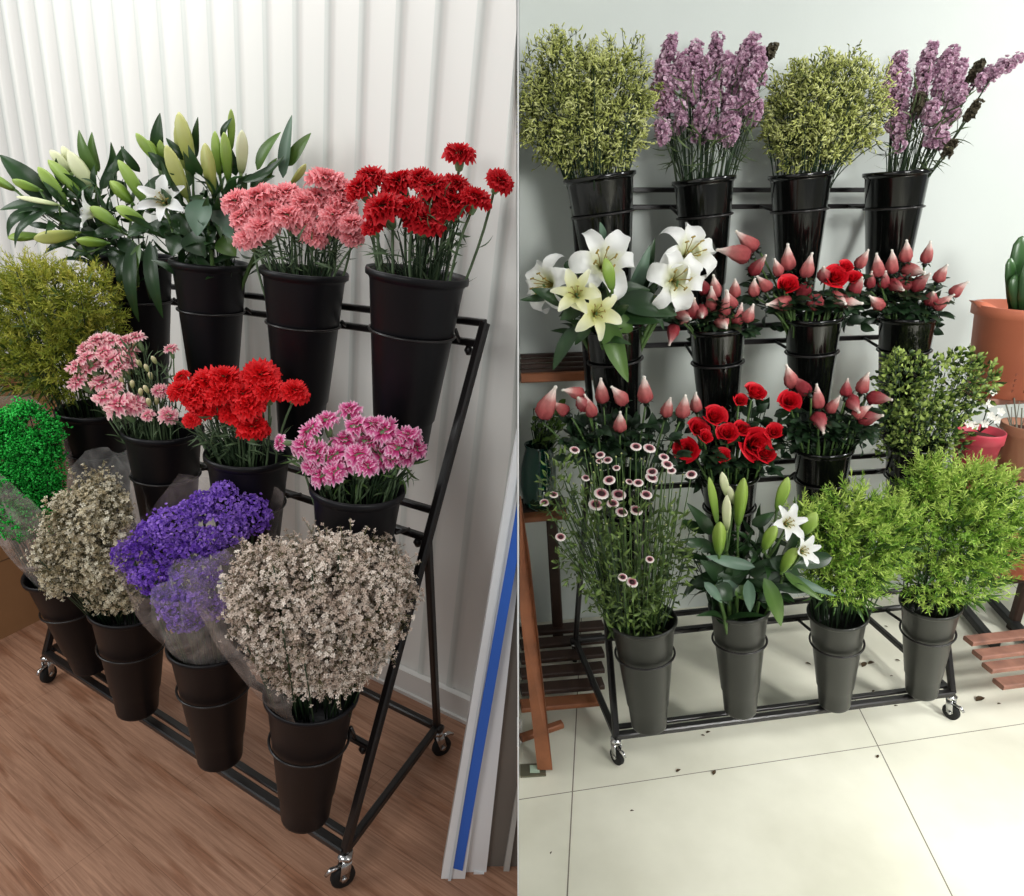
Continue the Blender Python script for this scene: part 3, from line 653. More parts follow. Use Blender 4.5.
def rose_bunch(key, nets, opens, place, group, dy=-.03, vsc=.0012):
    top, ax, R = POT[key]; allv = [n[1] for n in nets]+[o[1] for o in opens]; vm = sum(allv)/len(allv)
    o1, o2 = [], []
    for i, n in enumerate(nets):
        u, v, tu, tv = n[:4]; dark = len(n) > 4 and n[4] == 'd'; Lp = math.hypot(tu-u, tv-v)
        Lw = .074*ROOM[key[0]][2]*1.05*(1.0 if not dark else .9); Y = top.y+dy+yoff(v, vm, vsc, .012)
        c = aty(u, v, Y); d = px(c)[2]; lat = Lp*d/FPX; Lw = max(Lw, lat*1.3)
        fullL = Lw*1.3; body = lat*1.45                     # u,v is the bud's middle: 0.3 of its length from the base
        tgt = aty(tu, tv, Y); dirp = (tgt-c)
        dep_ = math.sqrt(max(0., (fullL*.7)**2 - dirp.length**2)) * (1 if rnd.random() < .75 else -.6)
        if Lp > 12: dep_ *= .45
        ax2 = (dirp + Vector((0, -1, .3)).normalized()*dep_).normalized()
        L = dirp.length/.7/max(.25, (dirp.normalized().dot(ax2) if dirp.length > 1e-5 else .3)) if Lp > 12 else fullL
        L = min(L, .105); b0 = c - ax2*L*.3
        base = foot(key, c); g = thing('netted_rose', base, '', 'rose', group)
        wd_ = max(L, .066)*rnd.uniform(.78, .92); M = Matrix.Translation(b0-base) @ Vector((0, 0, 1)).rotation_difference(ax2).to_matrix().to_4x4() @ Matrix.Rotation(rnd.uniform(0, 6), 4, 'Z') @ Matrix.Diagonal((wd_, wd_, L, 1))
        link('net_sleeve', (NETD[i % 2] if dark else NETM[i % 4]), g, M)
        link('calyx', SEP, g, Matrix.Translation(b0-base) @ Vector((0, 0, 1)).rotation_difference(ax2).to_matrix().to_4x4() @ Matrix.Scale(.055, 4))
        mb = MB(); e = b0 - ax2*.012; pts = curve_pts(base, e, Vector((0, 0, .02))); mb.tube(pts, .0028, 6); part('stem', mb, GSTEM2, g)
        mb = MB(); rose_leaves(mb, pts[3], 2); rose_leaves(mb, pts[4], 1); part('leaves', mb, M_RLEAF, g)
        o1.append((g, u))
    for i, n in enumerate(opens):
        u, v, dia = n[:3]; Y = top.y+dy+yoff(v, vm, vsc, .01)-.01; c = aty(u, v, Y); d = px(c)[2]; s = dia*.5*d/FPX*1.1
        ax2 = Vector(n[3] if len(n) > 3 else (rnd.uniform(-.3, .3), -.75, .8)).normalized(); base = foot(key, c); g = thing('red_rose', base, '', 'rose', group)
        M = Matrix.Translation(c-ax2*s*.5-base) @ Vector((0, 0, 1)).rotation_difference(ax2).to_matrix().to_4x4() @ Matrix.Rotation(rnd.uniform(0, 6), 4, 'Z') @ Matrix.Scale(s*1.1, 4)
        link('bloom', (ROSEB[0] if dia < 17 else ROSES[i % 3]), g, M)
        link('calyx', SEP, g, M)
        mb = MB(); pts = curve_pts(base, c-ax2*s*.7, Vector((0, 0, .015))); mb.tube(pts, .003, 6); part('stem', mb, GSTEM2, g)
        mb = MB(); rose_leaves(mb, pts[3], 2); rose_leaves(mb, pts[4], 1); part('leaves', mb, M_RLEAF, g)
        o2.append((g, u))
    label_rank(o1, 'pink netted rosebud, ' + place + ', %s from the left')
    label_rank(o2, 'open red rose, ' + place + ', %s red one from the left' if len(o2) > 1 else 'open red rose, ' + place + ', the only one%.0s')
# ---------------------------------------------------------------- fillers
def lump(lobes, n, surf=.55, y0=0., dr=1.):
    """n points (with outward direction) in a union of ellipsoids (u,v,ru,rv,dy)"""
    out = []; W = [l[2]*l[3] for l in lobes]
    for _ in range(n):
        l = rnd.choices(lobes, W)[0]; d = rv(1).normalized(); r = rnd.random()**(1/3) if rnd.random() > surf else (rnd.uniform(.82, 1.04) if rnd.random() < .8 else rnd.uniform(1., 1.2))
        c = aty(l[0], l[1], y0+l[4]); dd = px(c)[2]/FPX
        q = Vector((d.x*l[2]*dd, d.y*min(l[2], l[3])*dd*dr, d.z*l[3]*dd))*r
        out.append((c+q, (c, d, r)))
    return out
def twig_tree(mb, key, pts, r=.0011, spread=.8, t=0., k=3):
    for p in pts:
        a = foot(key, p, spread, .05); mb.tube(curve_pts(a, p, Vector((0, 0, .015)), k), r, 3, t)
def strip(n=3, w=.5, bend=.3):
    mb = MB(); mb.grid(lambda u, v: (Vector(((u-.5)*w*math.sin(PI*(.1+.85*v)), bend*v*v, v)), v*.25), 1, n); return mb
def blob(n=5, m=3, e=1.):
    mb = MB(); mb.lathe([(.35, 0), (.5, .35*e), (.42, .75*e), (.15, 1.*e)], n); return mb
def floret(n=5):
    mb = MB()
    for j in range(n):
        a = 2*PI*j/n; er = Vector((math.cos(a), math.sin(a), 0)); et = Vector((-er.y, er.x, 0))
        i0 = mb.pt((0, 0, 0), 0); i1 = mb.pt(er*.6+et*.38+Vector((0, 0, .35)), .3); i2 = mb.pt(er*1.+Vector((0, 0, .25)), .4); i3 = mb.pt(er*.6-et*.38+Vector((0, 0, .35)), .3)
        mb.f.append((i0, i1, i2, i3))
    mb.lathe([(.1, -.7), (.16, 0)], 4); return mb
def rmat(p, z, s, sz=None):
    q = Vector((0, 0, 1)).rotation_difference(Vector(z).normalized()) @ Quaternion((0, 0, 1), rnd.uniform(0, 2*PI))
    return Matrix.Translation(p) @ q.to_matrix().to_4x4() @ Matrix.Diagonal((s, s, sz or s, 1))
MASS = []
# ================================================================ LEFT ROOM
carn_bunch('L03', [(460, 147, 30, (.1, -.35, 1)), (503, 176, 27, (.5, -.5, .8)), (356, 182, 30), (372, 170, 30), (397, 175, 38), (417, 172, 26), (431, 179, 32), (457, 178, 26), (478, 192, 30), (456, 196, 34), (381, 199, 40), (427, 212, 38), (408, 201, 30), (440, 190, 26), (370, 222, 22), (446, 205, 24)],
 'red', 'red_carnation', 'carnation', 'red carnations in the upper right bucket', 'deep red carnation in the top row of the left stand, %s from the left', stem=.0034)
carn_bunch('L02', [(233, 195, 30), (254, 190, 36), (284, 187, 32), (306, 196, 36), (327, 172, 38), (339, 184, 36), (260, 221, 32), (246, 232, 28), (288, 209, 34), (315, 231, 26), (336, 209, 32), (351, 218, 26), (345, 198, 30), (320, 190, 32), (270, 203, 32), (352, 232, 22), (300, 217, 28), (330, 222, 26), (238, 212, 26)],
 'pink', 'pink_carnation', 'carnation', 'salmon pink carnations in the top row', 'salmon pink carnation in the top row of the left stand, %s from the left', stem=.003)
carn_bunch('L12', [(179, 374, 16), (179, 385, 26), (190, 417, 16), (209, 374, 38), (225, 371, 32), (204, 397, 36), (222, 384, 30), (243, 388, 36), (261, 369, 36), (268, 384, 30), (296, 386, 27), (236, 406, 32), (252, 422, 30), (195, 379, 28), (246, 400, 32), (191, 393, 28), (215, 388, 30)],
 'scarlet', 'red_carnation', 'carnation', 'scarlet carnations in the middle row', 'scarlet carnation in the middle row of the left stand, %s from the left', stem=.003)
carn_bunch('L13', [(276, 442, 17, (-.9, -.5, .3)), (307, 426, 24), (302, 441, 25), (326, 415, 24), (350, 405, 23), (355, 421, 27), (385, 426, 30), (408, 431, 24), (315, 448, 27), (331, 452, 28), (346, 458, 27), (358, 450, 27), (383, 453, 29), (320, 471, 25), (333, 469, 23), (406, 451, 25), (418, 445, 21), (368, 437, 26), (343, 435, 26), (375, 420, 24), (398, 443, 25), (394, 455, 22), (368, 462, 22), (310, 462, 19)],
 'mag', 'magenta_carnation', 'carnation', 'magenta white-edged carnations', 'magenta and white carnation in the middle row of the left stand, %s from the left', cal=CAL2, stem=.0024)
carn_bunch('L11', [(81, 346, 18), (99, 336, 23), (92, 338, 18), (111, 337, 16), (124, 337, 17), (134, 334, 18), (74, 362, 20), (88, 364, 22), (74, 378, 20), (99, 378, 23), (110, 356, 23), (123, 350, 22), (115, 365, 20), (84, 354, 17), (101, 349, 18), (102, 393, 20), (115, 400, 28), (133, 400, 23), (112, 385, 18), (146, 413, 13), (170, 346, 13, (0, -.2, 1)), (168, 412, 20), (160, 388, 15), (127, 362, 16)],
 'pale', 'spray_carnation', 'carnation', 'pale pink spray carnations', 'pale pink spray carnation in the middle row of the left stand, %s from the left', cal=CAL2, stem=.0018, dy=0.)
# unopened buds among the spray carnations
M_CBUD = mat('cream_carnation_bud', 0, rough=.5, ramp=[(0, (112, 132, 78)), (.5, (176, 178, 124)), (1, (226, 208, 172))])
bl = []
for u, v in [(134, 345), (137, 358), (141, 363), (156, 360), (148, 368), (151, 376), (132, 384), (123, 380), (148, 389), (149, 402), (162, 391), (140, 392), (156, 401), (128, 372)]:
    top, ax, R = POT['L11']; p = aty(u, v, top.y+yoff(v, 372)); base = foot('L11', p); g = thing('carnation_bud', base, '', 'bud', 'closed buds among the spray carnations')
    mb = MB(); mb.lathe([(.0015, 0), (.0045, .006), (.0062, .014), (.005, .021), (.001, .025)], 10, frame(p-Vector((0, 0, .012)), (rnd.uniform(-.3, .3), -.2, 1)), tv=[0, .3, .5, .8, 1]); part('bud', mb, M_CBUD, g)
    mb = MB(); mb.tube(curve_pts(base, p-Vector((0, 0, .012)), (0, 0, .01)), .0016, 5); part('stem', mb, GSTEM, g)
    bl.append((g, u))
label_rank(bl, 'closed cream carnation bud right of the pale pink ones, %s from the left')
# lilies, top row left
G1 = 'lily stems in the two left buckets of the top row'
lily_stem('L00', 'lily stem reaching furthest left, with a green bud and long dark leaves', buds=[(40, 190, 12, 180, 11, 'g', -.06), (15, 190, -14, 174, 11, 'g', -.04), (59, 205, 16, 197, 7, 'p', -.08)],
 leaves=[(52, 202, 0, 155, 22, 'd', .0, .12), (55, 204, 0, 210, 12, 'd', -.05, .1), (41, 208, 8, 238, 12, 'd', -.08, .25), (46, 212, 15, 248, 9, 'd', -.1, .2), (62, 208, 20, 222, 13, 'd', -.06, .15)])
lily_stem('L00', 'lily stem with three green buds pointing up left above the open white petals', buds=[(66, 201, 38, 167, 14, 'g', -.03), (80, 196, 48, 160, 15, 'g', .0), (97, 192, 68, 151, 18, 'p', .02), (71, 173, 50, 150, 12, 'p', .05), (78, 170, 62, 146, 12, 'p', .08)],
 leaves=[(97, 175, 79, 130, 15, 'g', .03, .08), (99, 172, 92, 132, 12, 'g', .05, .08), (100, 190, 111, 142, 15, 'd', .02, -.2), (107, 172, 121, 151, 8, 'd', .02, -.15)])
lily_stem('L00', 'lily stem with a low yellowish bud at left over the green filler plant', buds=[(76, 233, 34, 239, 16, 'y', -.12), (40, 236, 8, 238, 12, 'g', -.1), (107, 243, 76, 240, 12, 'g', -.12)],
 leaves=[(80, 240, 44, 254, 9, 'd', -.08, .15), (96, 246, 72, 258, 12, 'd', -.08, .12), (100, 238, 60, 226, 14, 'd', -.04, .1), (110, 250, 88, 276, 13, 'd', -.05, .15), (88, 225, 52, 215, 13, 'd', -.05, .1)])
lily_stem('L00', 'lily stem with an open white flower facing left and two green buds', buds=[(118, 226, 90, 207, 15, 'g', -.1), (132, 203, 110, 181, 15, 'g', -.05), (146, 205, 118, 160, 15, 'g', -.04), (145, 223, 116, 207, 15, 'g', -.11)], opens=[(90, 212, 24, (-.8, -.5, .2), 'w', -.09, .6, .55)],
 leaves=[(140, 172, 121, 146, 10, 'd', 0, .1), (124, 182, 110, 196, 12, 'd', 0, .1), (150, 225, 192, 240, 18, 'd', -.06, .12), (128, 232, 90, 236, 15, 'd', -.05, .12)])
lily_stem('L00', 'lily stem whose long leaves hang down between the two left buckets', leaves=[(133, 241, 139, 322, 13, 'd', -.14, .2), (150, 241, 163, 318, 14, 'd', -.14, .15), (140, 244, 133, 298, 12, 'g', -.15, .1), (128, 250, 128, 300, 11, 'd', -.12, .2), (155, 245, 150, 300, 12, 'd', -.1, .1), (112, 246, 126, 275, 14, 'd', -.1, .1), (118, 240, 150, 262, 16, 'd', -.09, .1)])
lily_stem('L01', 'lily stem with clustered slim green buds right of the leftmost bucket', buds=[(160, 164, 136, 133, 12, 'g', 0), (158, 166, 148, 140, 11, 'g', .02), (163, 168, 160, 140, 10, 'g', .03)], leaves=[(158, 158, 160, 113, 13, 'd', .04, .08), (168, 170, 148, 152, 12, 'd', 0, .1), (176, 180, 142, 190, 14, 'd', -.03, .1)])
lily_stem('L01', 'lily stem with two tall yellowish buds, the highest of the left lilies', buds=[(193, 168, 179, 112, 19, 'y', 0), (188, 199, 166, 145, 17, 'y', -.05), (186, 170, 176, 125, 12, 'y', .03)], leaves=[(196, 158, 198, 117, 9, 'd', .03, .05), (185, 160, 166, 138, 9, 'd', .02, .1)])
lily_stem('L01', 'lily stem with a small open white flower facing forward', opens=[(163, 200, 27, (.1, -1, .55), 'w', -.08, .45, .75)], leaves=[(172, 215, 195, 240, 18, 'd', -.05, .15), (150, 226, 128, 236, 16, 'd', -.05, .1), (160, 222, 185, 246, 20, 'd', -.04, .1)])
lily_stem('L01', 'lily stem with a brownish green bud in front of slim upright ones', buds=[(213, 193, 205, 143, 16, 'y', -.04), (220, 176, 215, 131, 12, 'g', .01), (228, 181, 224, 132, 13, 'g', 0), (231, 150, 231, 109, 9, 'g', .04), (241, 174, 242, 130, 14, 'p', 0)],
 leaves=[(222, 140, 232, 118, 8, 'd', .03, .1), (236, 176, 226, 140, 10, 'd', .02, .08)])
lily_stem('L01', 'lily stem with three long leaves rising above the pink carnations', buds=[(291, 184, 306, 164, 9, 'y', -.02)], leaves=[(257, 170, 281, 132, 14, 'g', -.02, .08), (283, 178, 292, 115, 15, 'b', -.03, .03), (288, 166, 311, 133, 13, 'g', -.03, .05), (268, 178, 277, 158, 9, 'g', -.02, .08), (243, 182, 284, 156, 10, 'd', -.04, -.12), (250, 188, 275, 176, 12, 'd', 0, .1)], fill=2)
lily_stem('L01', 'lily stem with broad grey-green leaves drooping at the front of its bucket', leaves=[(206, 200, 197, 236, 30, 'b', -.11, .1), (212, 206, 234, 240, 17, 'b', -.1, -.15), (222, 236, 236, 256, 24, 'g', -.09, .1), (190, 232, 204, 256, 26, 'd', -.09, .1), (180, 236, 172, 256, 20, 'd', -.08, .1), (214, 226, 205, 258, 20, 'd', -.08, .1), (232, 214, 240, 244, 16, 'd', -.06, .1)])
for key, lob, nn, w, Ls, m_, lb in (('L00', [(105, 205, 34, 26, .0), (80, 222, 34, 20, -.02), (120, 238, 34, 18, -.02), (60, 205, 24, 18, .02)], 120, .28, (.05, .09), M_LEAF, 'long dark lily leaves filling the leftmost top bucket'),
 ('L01', [(200, 200, 36, 30, .0), (185, 225, 34, 26, -.03), (222, 225, 24, 30, -.02), (205, 245, 36, 14, -.03)], 150, .3, (.05, .085), M_LEAF, 'long dark lily leaves filling the second top bucket'),
 ('L02', [(300, 248, 44, 20, 0)], 150, .1, (.03, .06), GSTEM, 'thin stems and leaves under the salmon pink carnations'), ('L03', [(415, 248, 42, 22, 0), (440, 225, 24, 20, 0)], 170, .1, (.03, .06), GSTEM, 'thin stems and leaves under the deep red carnations'),
 ('L12', [(242, 440, 34, 16, 0), (215, 425, 24, 16, 0)], 170, .1, (.03, .06), GSTEM, 'thin stems and leaves under the scarlet carnations'), ('L13', [(355, 475, 40, 12, 0), (320, 462, 20, 14, 0), (395, 466, 20, 12, 0)], 190, .12, (.025, .05), GSTEM2, 'thin stems and leaves under the magenta carnations'),
 ('L11', [(150, 410, 36, 18, 0), (140, 375, 22, 26, .02), (170, 390, 14, 20, .02)], 200, .12, (.025, .05), GSTEM, 'thin stems and leaves among the pale pink spray carnations')):
    MASS.append((key, lob, nn, w, Ls, m_, lb))
# yellow-green goldenrod, left end of the middle row
def plume_bunch(key, name, label, lobes, n, ml, md, leafn=180, dy=0., size=1., group=None, tr=(0, 1), up=.55, m=24, thick=1.):
    top, ax, R = POT[key]; off = top.copy(); pts = lump(lobes, n, .5, top.y+dy, .9); st = strip(3, .34*thick, .35); Ms, ts = [], []
    tw = MB(); base0 = top - ax*.05
    for p, (c, d, r) in pts:
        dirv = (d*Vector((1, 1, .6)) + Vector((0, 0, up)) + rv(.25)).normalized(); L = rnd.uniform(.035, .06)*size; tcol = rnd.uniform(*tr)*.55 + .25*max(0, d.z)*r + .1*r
        tw.tube([p-dirv*L*.3, p+dirv*L*.6, p+dirv*L], [.0011, .0009, .0004], 3, min(1, tcol))
        for k in range(m):
            s = k/m; a = rnd.uniform(0, 2*PI); q = dirv.orthogonal().normalized(); q = Quaternion(dirv, a) @ q
            Ms.append(rmat(p+dirv*L*(s*1.1-.25), q*(1.05-.5*s)+dirv*.75, rnd.uniform(.012, .02)*size*(1.15-.6*s))); ts.append(min(1, max(0, tcol+rnd.uniform(-.12, .12))))
    g = thing(name, base0, label, 'flowers', group)
    link('blossom_plumes', scatter(st, Ms, ts, ml, base0, tw), g)['kind'] = 'stuff'
    # leaves lower down
    Ms, ts = [], []; lf = MB(); lf.leaf((0, 0, 0), (0, 0, 1), .17, sag=.12, nrm=(0, 1, 0), nl=4); lob = [(l[0], l[1]+l[3]*.25, l[2]*.85, l[3]*.8, l[4]) for l in lobes]
    for p, (c, d, r) in lump(lob, leafn, .5, top.y+dy, .9):
        Ms.append(rmat(p, d+Vector((0, 0, .3))+rv(.3), rnd.uniform(.03, .05)*size)); ts.append(rnd.uniform(-.2, .2))
    link('leaves', scatter(lf, Ms, ts, md, base0), g)['kind'] = 'stuff'
    mb = MB(); twig_tree(mb, key, [p for p, q in pts[::max(1, n//45)]], .0018, .8); link('stems', mb.mesh(GDARK, True, base0), g); return g
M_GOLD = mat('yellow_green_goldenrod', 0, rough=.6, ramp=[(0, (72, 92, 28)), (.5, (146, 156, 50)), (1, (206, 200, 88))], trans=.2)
M_GOLDD = mat('goldenrod_leaf', 0, rough=.5, ramp=[(0, (42, 62, 26)), (1, (84, 108, 44))], trans=.15)
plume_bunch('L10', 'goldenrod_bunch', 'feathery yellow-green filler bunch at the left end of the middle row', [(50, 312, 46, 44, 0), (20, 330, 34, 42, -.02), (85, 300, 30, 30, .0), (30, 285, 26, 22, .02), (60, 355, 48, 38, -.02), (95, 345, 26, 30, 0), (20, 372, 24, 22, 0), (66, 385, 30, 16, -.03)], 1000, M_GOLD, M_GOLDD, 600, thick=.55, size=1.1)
# dyed green bunch, front left, with film
M_DYE = mat('dyed_vivid_green_blossom', 0, rough=.7, ramp=[(0, (12, 130, 36)), (.5, (38, 204, 70)), (1, (112, 244, 128))], trans=.2)
M_CREAM = mat('cream_dried_blossom', 0, rough=.75, ramp=[(0, (130, 112, 80)), (.4, (200, 184, 148)), (1, (242, 236, 216))], trans=.15)
M_CREAMP = mat('pinkish_cream_blossom', 0, rough=.75, ramp=[(0, (128, 108, 92)), (.4, (208, 186, 170)), (1, (250, 238, 226))], trans=.15)
M_TWIG = mat('pale_olive_twig', 0, rough=.7, ramp=[(0, (84, 82, 50)), (1, (140, 130, 92))])
def spray_bunch(key, name, label, lobes, n, m, tmpl, size, mt, twm, cl=.016, dy=0., surf=.6, tr=(.0, 1.), stems=40, extra=None, spikes=(), dens_up=.35, spread=.8, pos='blossoms', g=None, dark=None):
    top, ax, R = POT[key]; base0 = top - ax*.05; pts = lump(lobes, n, surf, top.y+dy, .9); Ms, ts = [], []; tw = MB()
    for p, (c, d, r) in pts:
        dirv = (d*.9+Vector((0, 0, dens_up))+rv(.35)).normalized(); root = p - dirv*cl*2.2; tb = rnd.uniform(*tr)
        tw.tube([root, p], .0008, 3, rnd.random()*.6)
        for k in range(m):
            q = p + rv(cl*.55) + dirv*rnd.uniform(-cl, cl)
            tw.tube([p-dirv*cl*.6, q], .0005, 3, rnd.random()*.6)
            Ms.append(rmat(q, dirv+rv(.5), size*rnd.uniform(.7, 1.25))); ts.append(max(0, min(1, tb*.6+rnd.uniform(-.1, .3))))
    for (u0, v0, u1, v1, y) in spikes:
        a, b = aty(u0, v0, top.y+dy+y), aty(u1, v1, top.y+dy+y); tw.tube([a, b], .0009, 3, .3)
        for k in range(9):
            q = a.lerp(b, .25+.08*k) + rv(.004); Ms.append(rmat(q, (b-a)+rv(.01), size*.8)); ts.append(rnd.random()*.6)
    if g is None: g = thing(name, base0, label, 'flowers')
    link(pos, scatter(tmpl, Ms, ts, mt, g.location), g)['kind'] = 'stuff'
    link('twigs', tw.mesh(twm, True, g.location), g)['kind'] = 'stuff'
    mb = MB(); twig_tree(mb, key, [p for p, q in pts[::max(1, n//stems)]], .0017, spread); link('stems', mb.mesh(dark or GDARK, True, g.location), g)
    return g
M_FILM = film('clear_cellophane', (225, 222, 220), .13); M_FILMB = film('dusty_brown_cellophane', (206, 190, 182), .15)
def wrap(g, key, rim, mt=None, dy=0., a0=0., base_r=.7, n=48, m=10, wave=.006, name='cellophane_wrap'):
    """film funnel: rim = list of (u,v,dy) around the opening; from the bucket's mouth up to it"""
    top, ax, R = POT[key]; mb = MB(); P = [aty(u, v, top.y+dy+q) for u, v, q in rim]; N = len(P); cen = sum(P, Vector())/N
    ph = [rnd.uniform(0, 6) for _ in range(4)]
    def fn(i, j):
        x = i*(N-1); k = min(N-2, int(x)); f = x-k; f2 = f*f*(3-2*f); q = P[k].lerp(P[k+1], f2)
        hd = Vector((q.x-top.x, q.y-top.y, 0)); hd = hd.normalized() if hd.length > 1e-4 else Vector((0, -1, 0))
        b = top - ax*.03 + hd*R*base_r; p = b.lerp(q, j) + hd*.02*math.sin(PI*j)
        nn = (q-cen).normalized(); w = math.sin(22*i+ph[0]+2*j)*.6+math.sin(41*i+ph[1]-3*j)*.4+.5*math.sin(13*j+9*i+ph[2])
        return p + nn*w*wave*(j+.15) + Vector((0, 0, 1))*(.006*math.sin(33*i+ph[3])*j), j
    mb.grid(fn, n, m); return link(name, mb.mesh(mt or M_FILM, True, g.location), g)
fl3 = floret(4)
g = spray_bunch('L20', 'dyed_blossom_bunch', 'vivid green dyed blossom bunch in clear film at the left edge', [(28, 436, 28, 30, -.05), (8, 470, 32, 48, -.08), (36, 468, 20, 34, -.06), (48, 500, 14, 30, -.06), (18, 510, 24, 30, -.08), (-12, 450, 30, 44, -.04)], 1900, 12, blob(5, 3, 1.2), .0052, M_DYE, mat('dyed_green_twig', 0, rough=.7, ramp=[(0, (8, 66, 20)), (1, (20, 110, 38))]), cl=.010, surf=.85, spread=.6)
wrap(g, 'L20', [(62, 540, -.1), (50, 520, -.13), (30, 500, -.15), (5, 476, -.16), (-20, 462, -.15), (-45, 470, -.1), (-50, 430, 0), (-20, 400, .06), (30, 395, .08), (60, 420, .06), (66, 470, .02)], film('milky_cellophane', (214, 204, 200), .3))
g = spray_bunch('L21', 'dried_limonium_bunch', 'cream dried blossom bunch between the vivid green and purple ones', [(92, 516, 34, 30, -.02), (68, 528, 24, 32, -.04), (112, 545, 26, 36, -.04), (84, 566, 40, 24, -.06), (98, 494, 22, 20, .0), (124, 585, 22, 24, -.06), (108, 598, 24, 12, -.06), (48, 560, 12, 18, -.08), (52, 582, 8, 14, -.1)], 800, 11, fl3, .0055, M_CREAM, M_TWIG, cl=.013, surf=.6,
 spikes=[(88, 478, 84, 462, 0), (100, 480, 104, 460, 0), (110, 486, 108, 466, .02), (50, 572, 40, 592, -.1), (60, 580, 52, 596, -.1), (92, 584, 96, 598, -.1), (76, 480, 70, 468, 0)])
wrap(g, 'L21', [(150, 600, -.08), (158, 560, -.04), (150, 520, .0), (140, 480, .05), (128, 448, .09), (110, 452, .12), (85, 450, .13), (68, 470, .12), (66, 500, .1)], M_FILM)
# purple statice
M_PURP = mat('purple_statice', 0, rough=.7, ramp=[(0, (58, 26, 116)), (.45, (116, 66, 190)), (1, (178, 136, 232))], trans=.2)
M_MAUVE = mat('mauve_statice', 0, rough=.75, ramp=[(0, (104, 68, 88)), (.35, (186, 142, 168)), (.7, (222, 190, 208)), (1, (234, 210, 222))], trans=.2)
M_STTW = mat('statice_stem', 0, rough=.6, ramp=[(0, (44, 60, 34)), (1, (88, 104, 64))], noise=.15)
def ruffle(n=6):
    mb = MB()
    def fn(u, v):
        a = u*2*PI; r = (.15+.85*v); return Vector((math.cos(a)*r, math.sin(a)*r, .7*v*v+.22*math.sin(a*3)*v)), v*.35
    mb.grid(fn, n, 2); return mb
RUF = ruffle(7)
top, ax, R = POT['L22']; base0 = top-ax*.05
g = thing('statice_bunch', base0, 'purple statice bunch wrapped in clear film in the front row', 'flowers')
for (u, v, ru, rv_, y) in [(172, 526, 26, 22, 0), (132, 556, 22, 18, -.03), (226, 506, 24, 20, .04), (254, 514, 18, 22, .05), (202, 506, 14, 18, .05), (156, 580, 20, 18, -.07), (186, 584, 18, 18, -.06), (176, 606, 20, 18, -.08), (206, 540, 18, 16, .0), (232, 532, 18, 14, .02), (150, 534, 16, 16, 0), (205, 575, 16, 18, -.04), (225, 490, 14, 10, .04), (190, 552, 18, 14, -.02), (170, 552, 16, 14, -.02), (215, 555, 16, 12, 0), (142, 575, 14, 12, -.06), (190, 510, 14, 12, .04), (165, 600, 14, 12, -.08), (185, 618, 22, 16, -.08), (212, 606, 18, 16, -.05), (195, 600, 14, 14, -.08)]:
    Ms, ts = [], []; tb = rnd.uniform(-.12, .28)
    for p, (c, d, r) in lump([(u, v, ru*.86, rv_*.86, y)], int(ru*rv_*1.0), .75, top.y, .9):
        Ms.append(rmat(p, d+rv(.5), rnd.uniform(.0032, .0052))); ts.append(max(0, min(.75, tb+.5*rnd.random()+.12)))
    link('flower_head', scatter(RUF, Ms, ts, M_PURP, base0), g)
    c = aty(u, v, top.y+y); mb = MB(); mb.tube(curve_pts(foot('L22', c), c, (0, 0, .01)), .003, 6); link('stem', mb.mesh(M_STTW, True, base0), g)
wrap(g, 'L22', [(262, 560, .02), (255, 600, -.03), (225, 618, -.1), (180, 600, -.14), (135, 590, -.14), (110, 556, -.1), (118, 530, -.04), (150, 512, .04), (178, 470, .09), (215, 478, .1), (262, 486, .1), (282, 498, .08)], M_FILMB, wave=.009)
wrap(g, 'L22', [(258, 630, -.1), (250, 570, -.1), (225, 548, -.1), (195, 556, -.13), (168, 575, -.15), (150, 600, -.15)], M_FILM, wave=.012, name='cellophane_fold')
# big cream bunch, front right corner
g = spray_bunch('L23', 'limonium_bunch', 'large pinkish cream blossom bunch at the near corner of the left stand', [(320, 605, 82, 68, 0), (356, 582, 50, 52, .02), (282, 598, 48, 56, -.02), (325, 655, 56, 36, -.04), (305, 678, 32, 16, -.06), (345, 548, 22, 16, .04), (395, 575, 14, 20, .02), (262, 560, 18, 16, 0)], 1700, 12, fl3, .0051, M_CREAMP, M_TWIG, cl=.014, surf=.62, stems=70,
 spikes=[(352, 545, 350, 518, 0), (345, 545, 340, 526, 0), (360, 545, 368, 526, .02), (322, 545, 318, 526, .0), (400, 570, 422, 562, 0), (395, 610, 414, 600, 0), (385, 650, 396, 664, 0), (250, 552, 236, 536, 0), (245, 600, 228, 606, -.02), (252, 640, 236, 650, -.04), (330, 545, 326, 530, .02), (240, 580, 222, 590, 0)])
wrap(g, 'L23', [(292, 700, -.11), (255, 668, -.13), (215, 622, -.12), (190, 596, -.08), (172, 560, .0), (200, 560, .08), (250, 540, .12)], M_FILMB, wave=.006, a0=0)
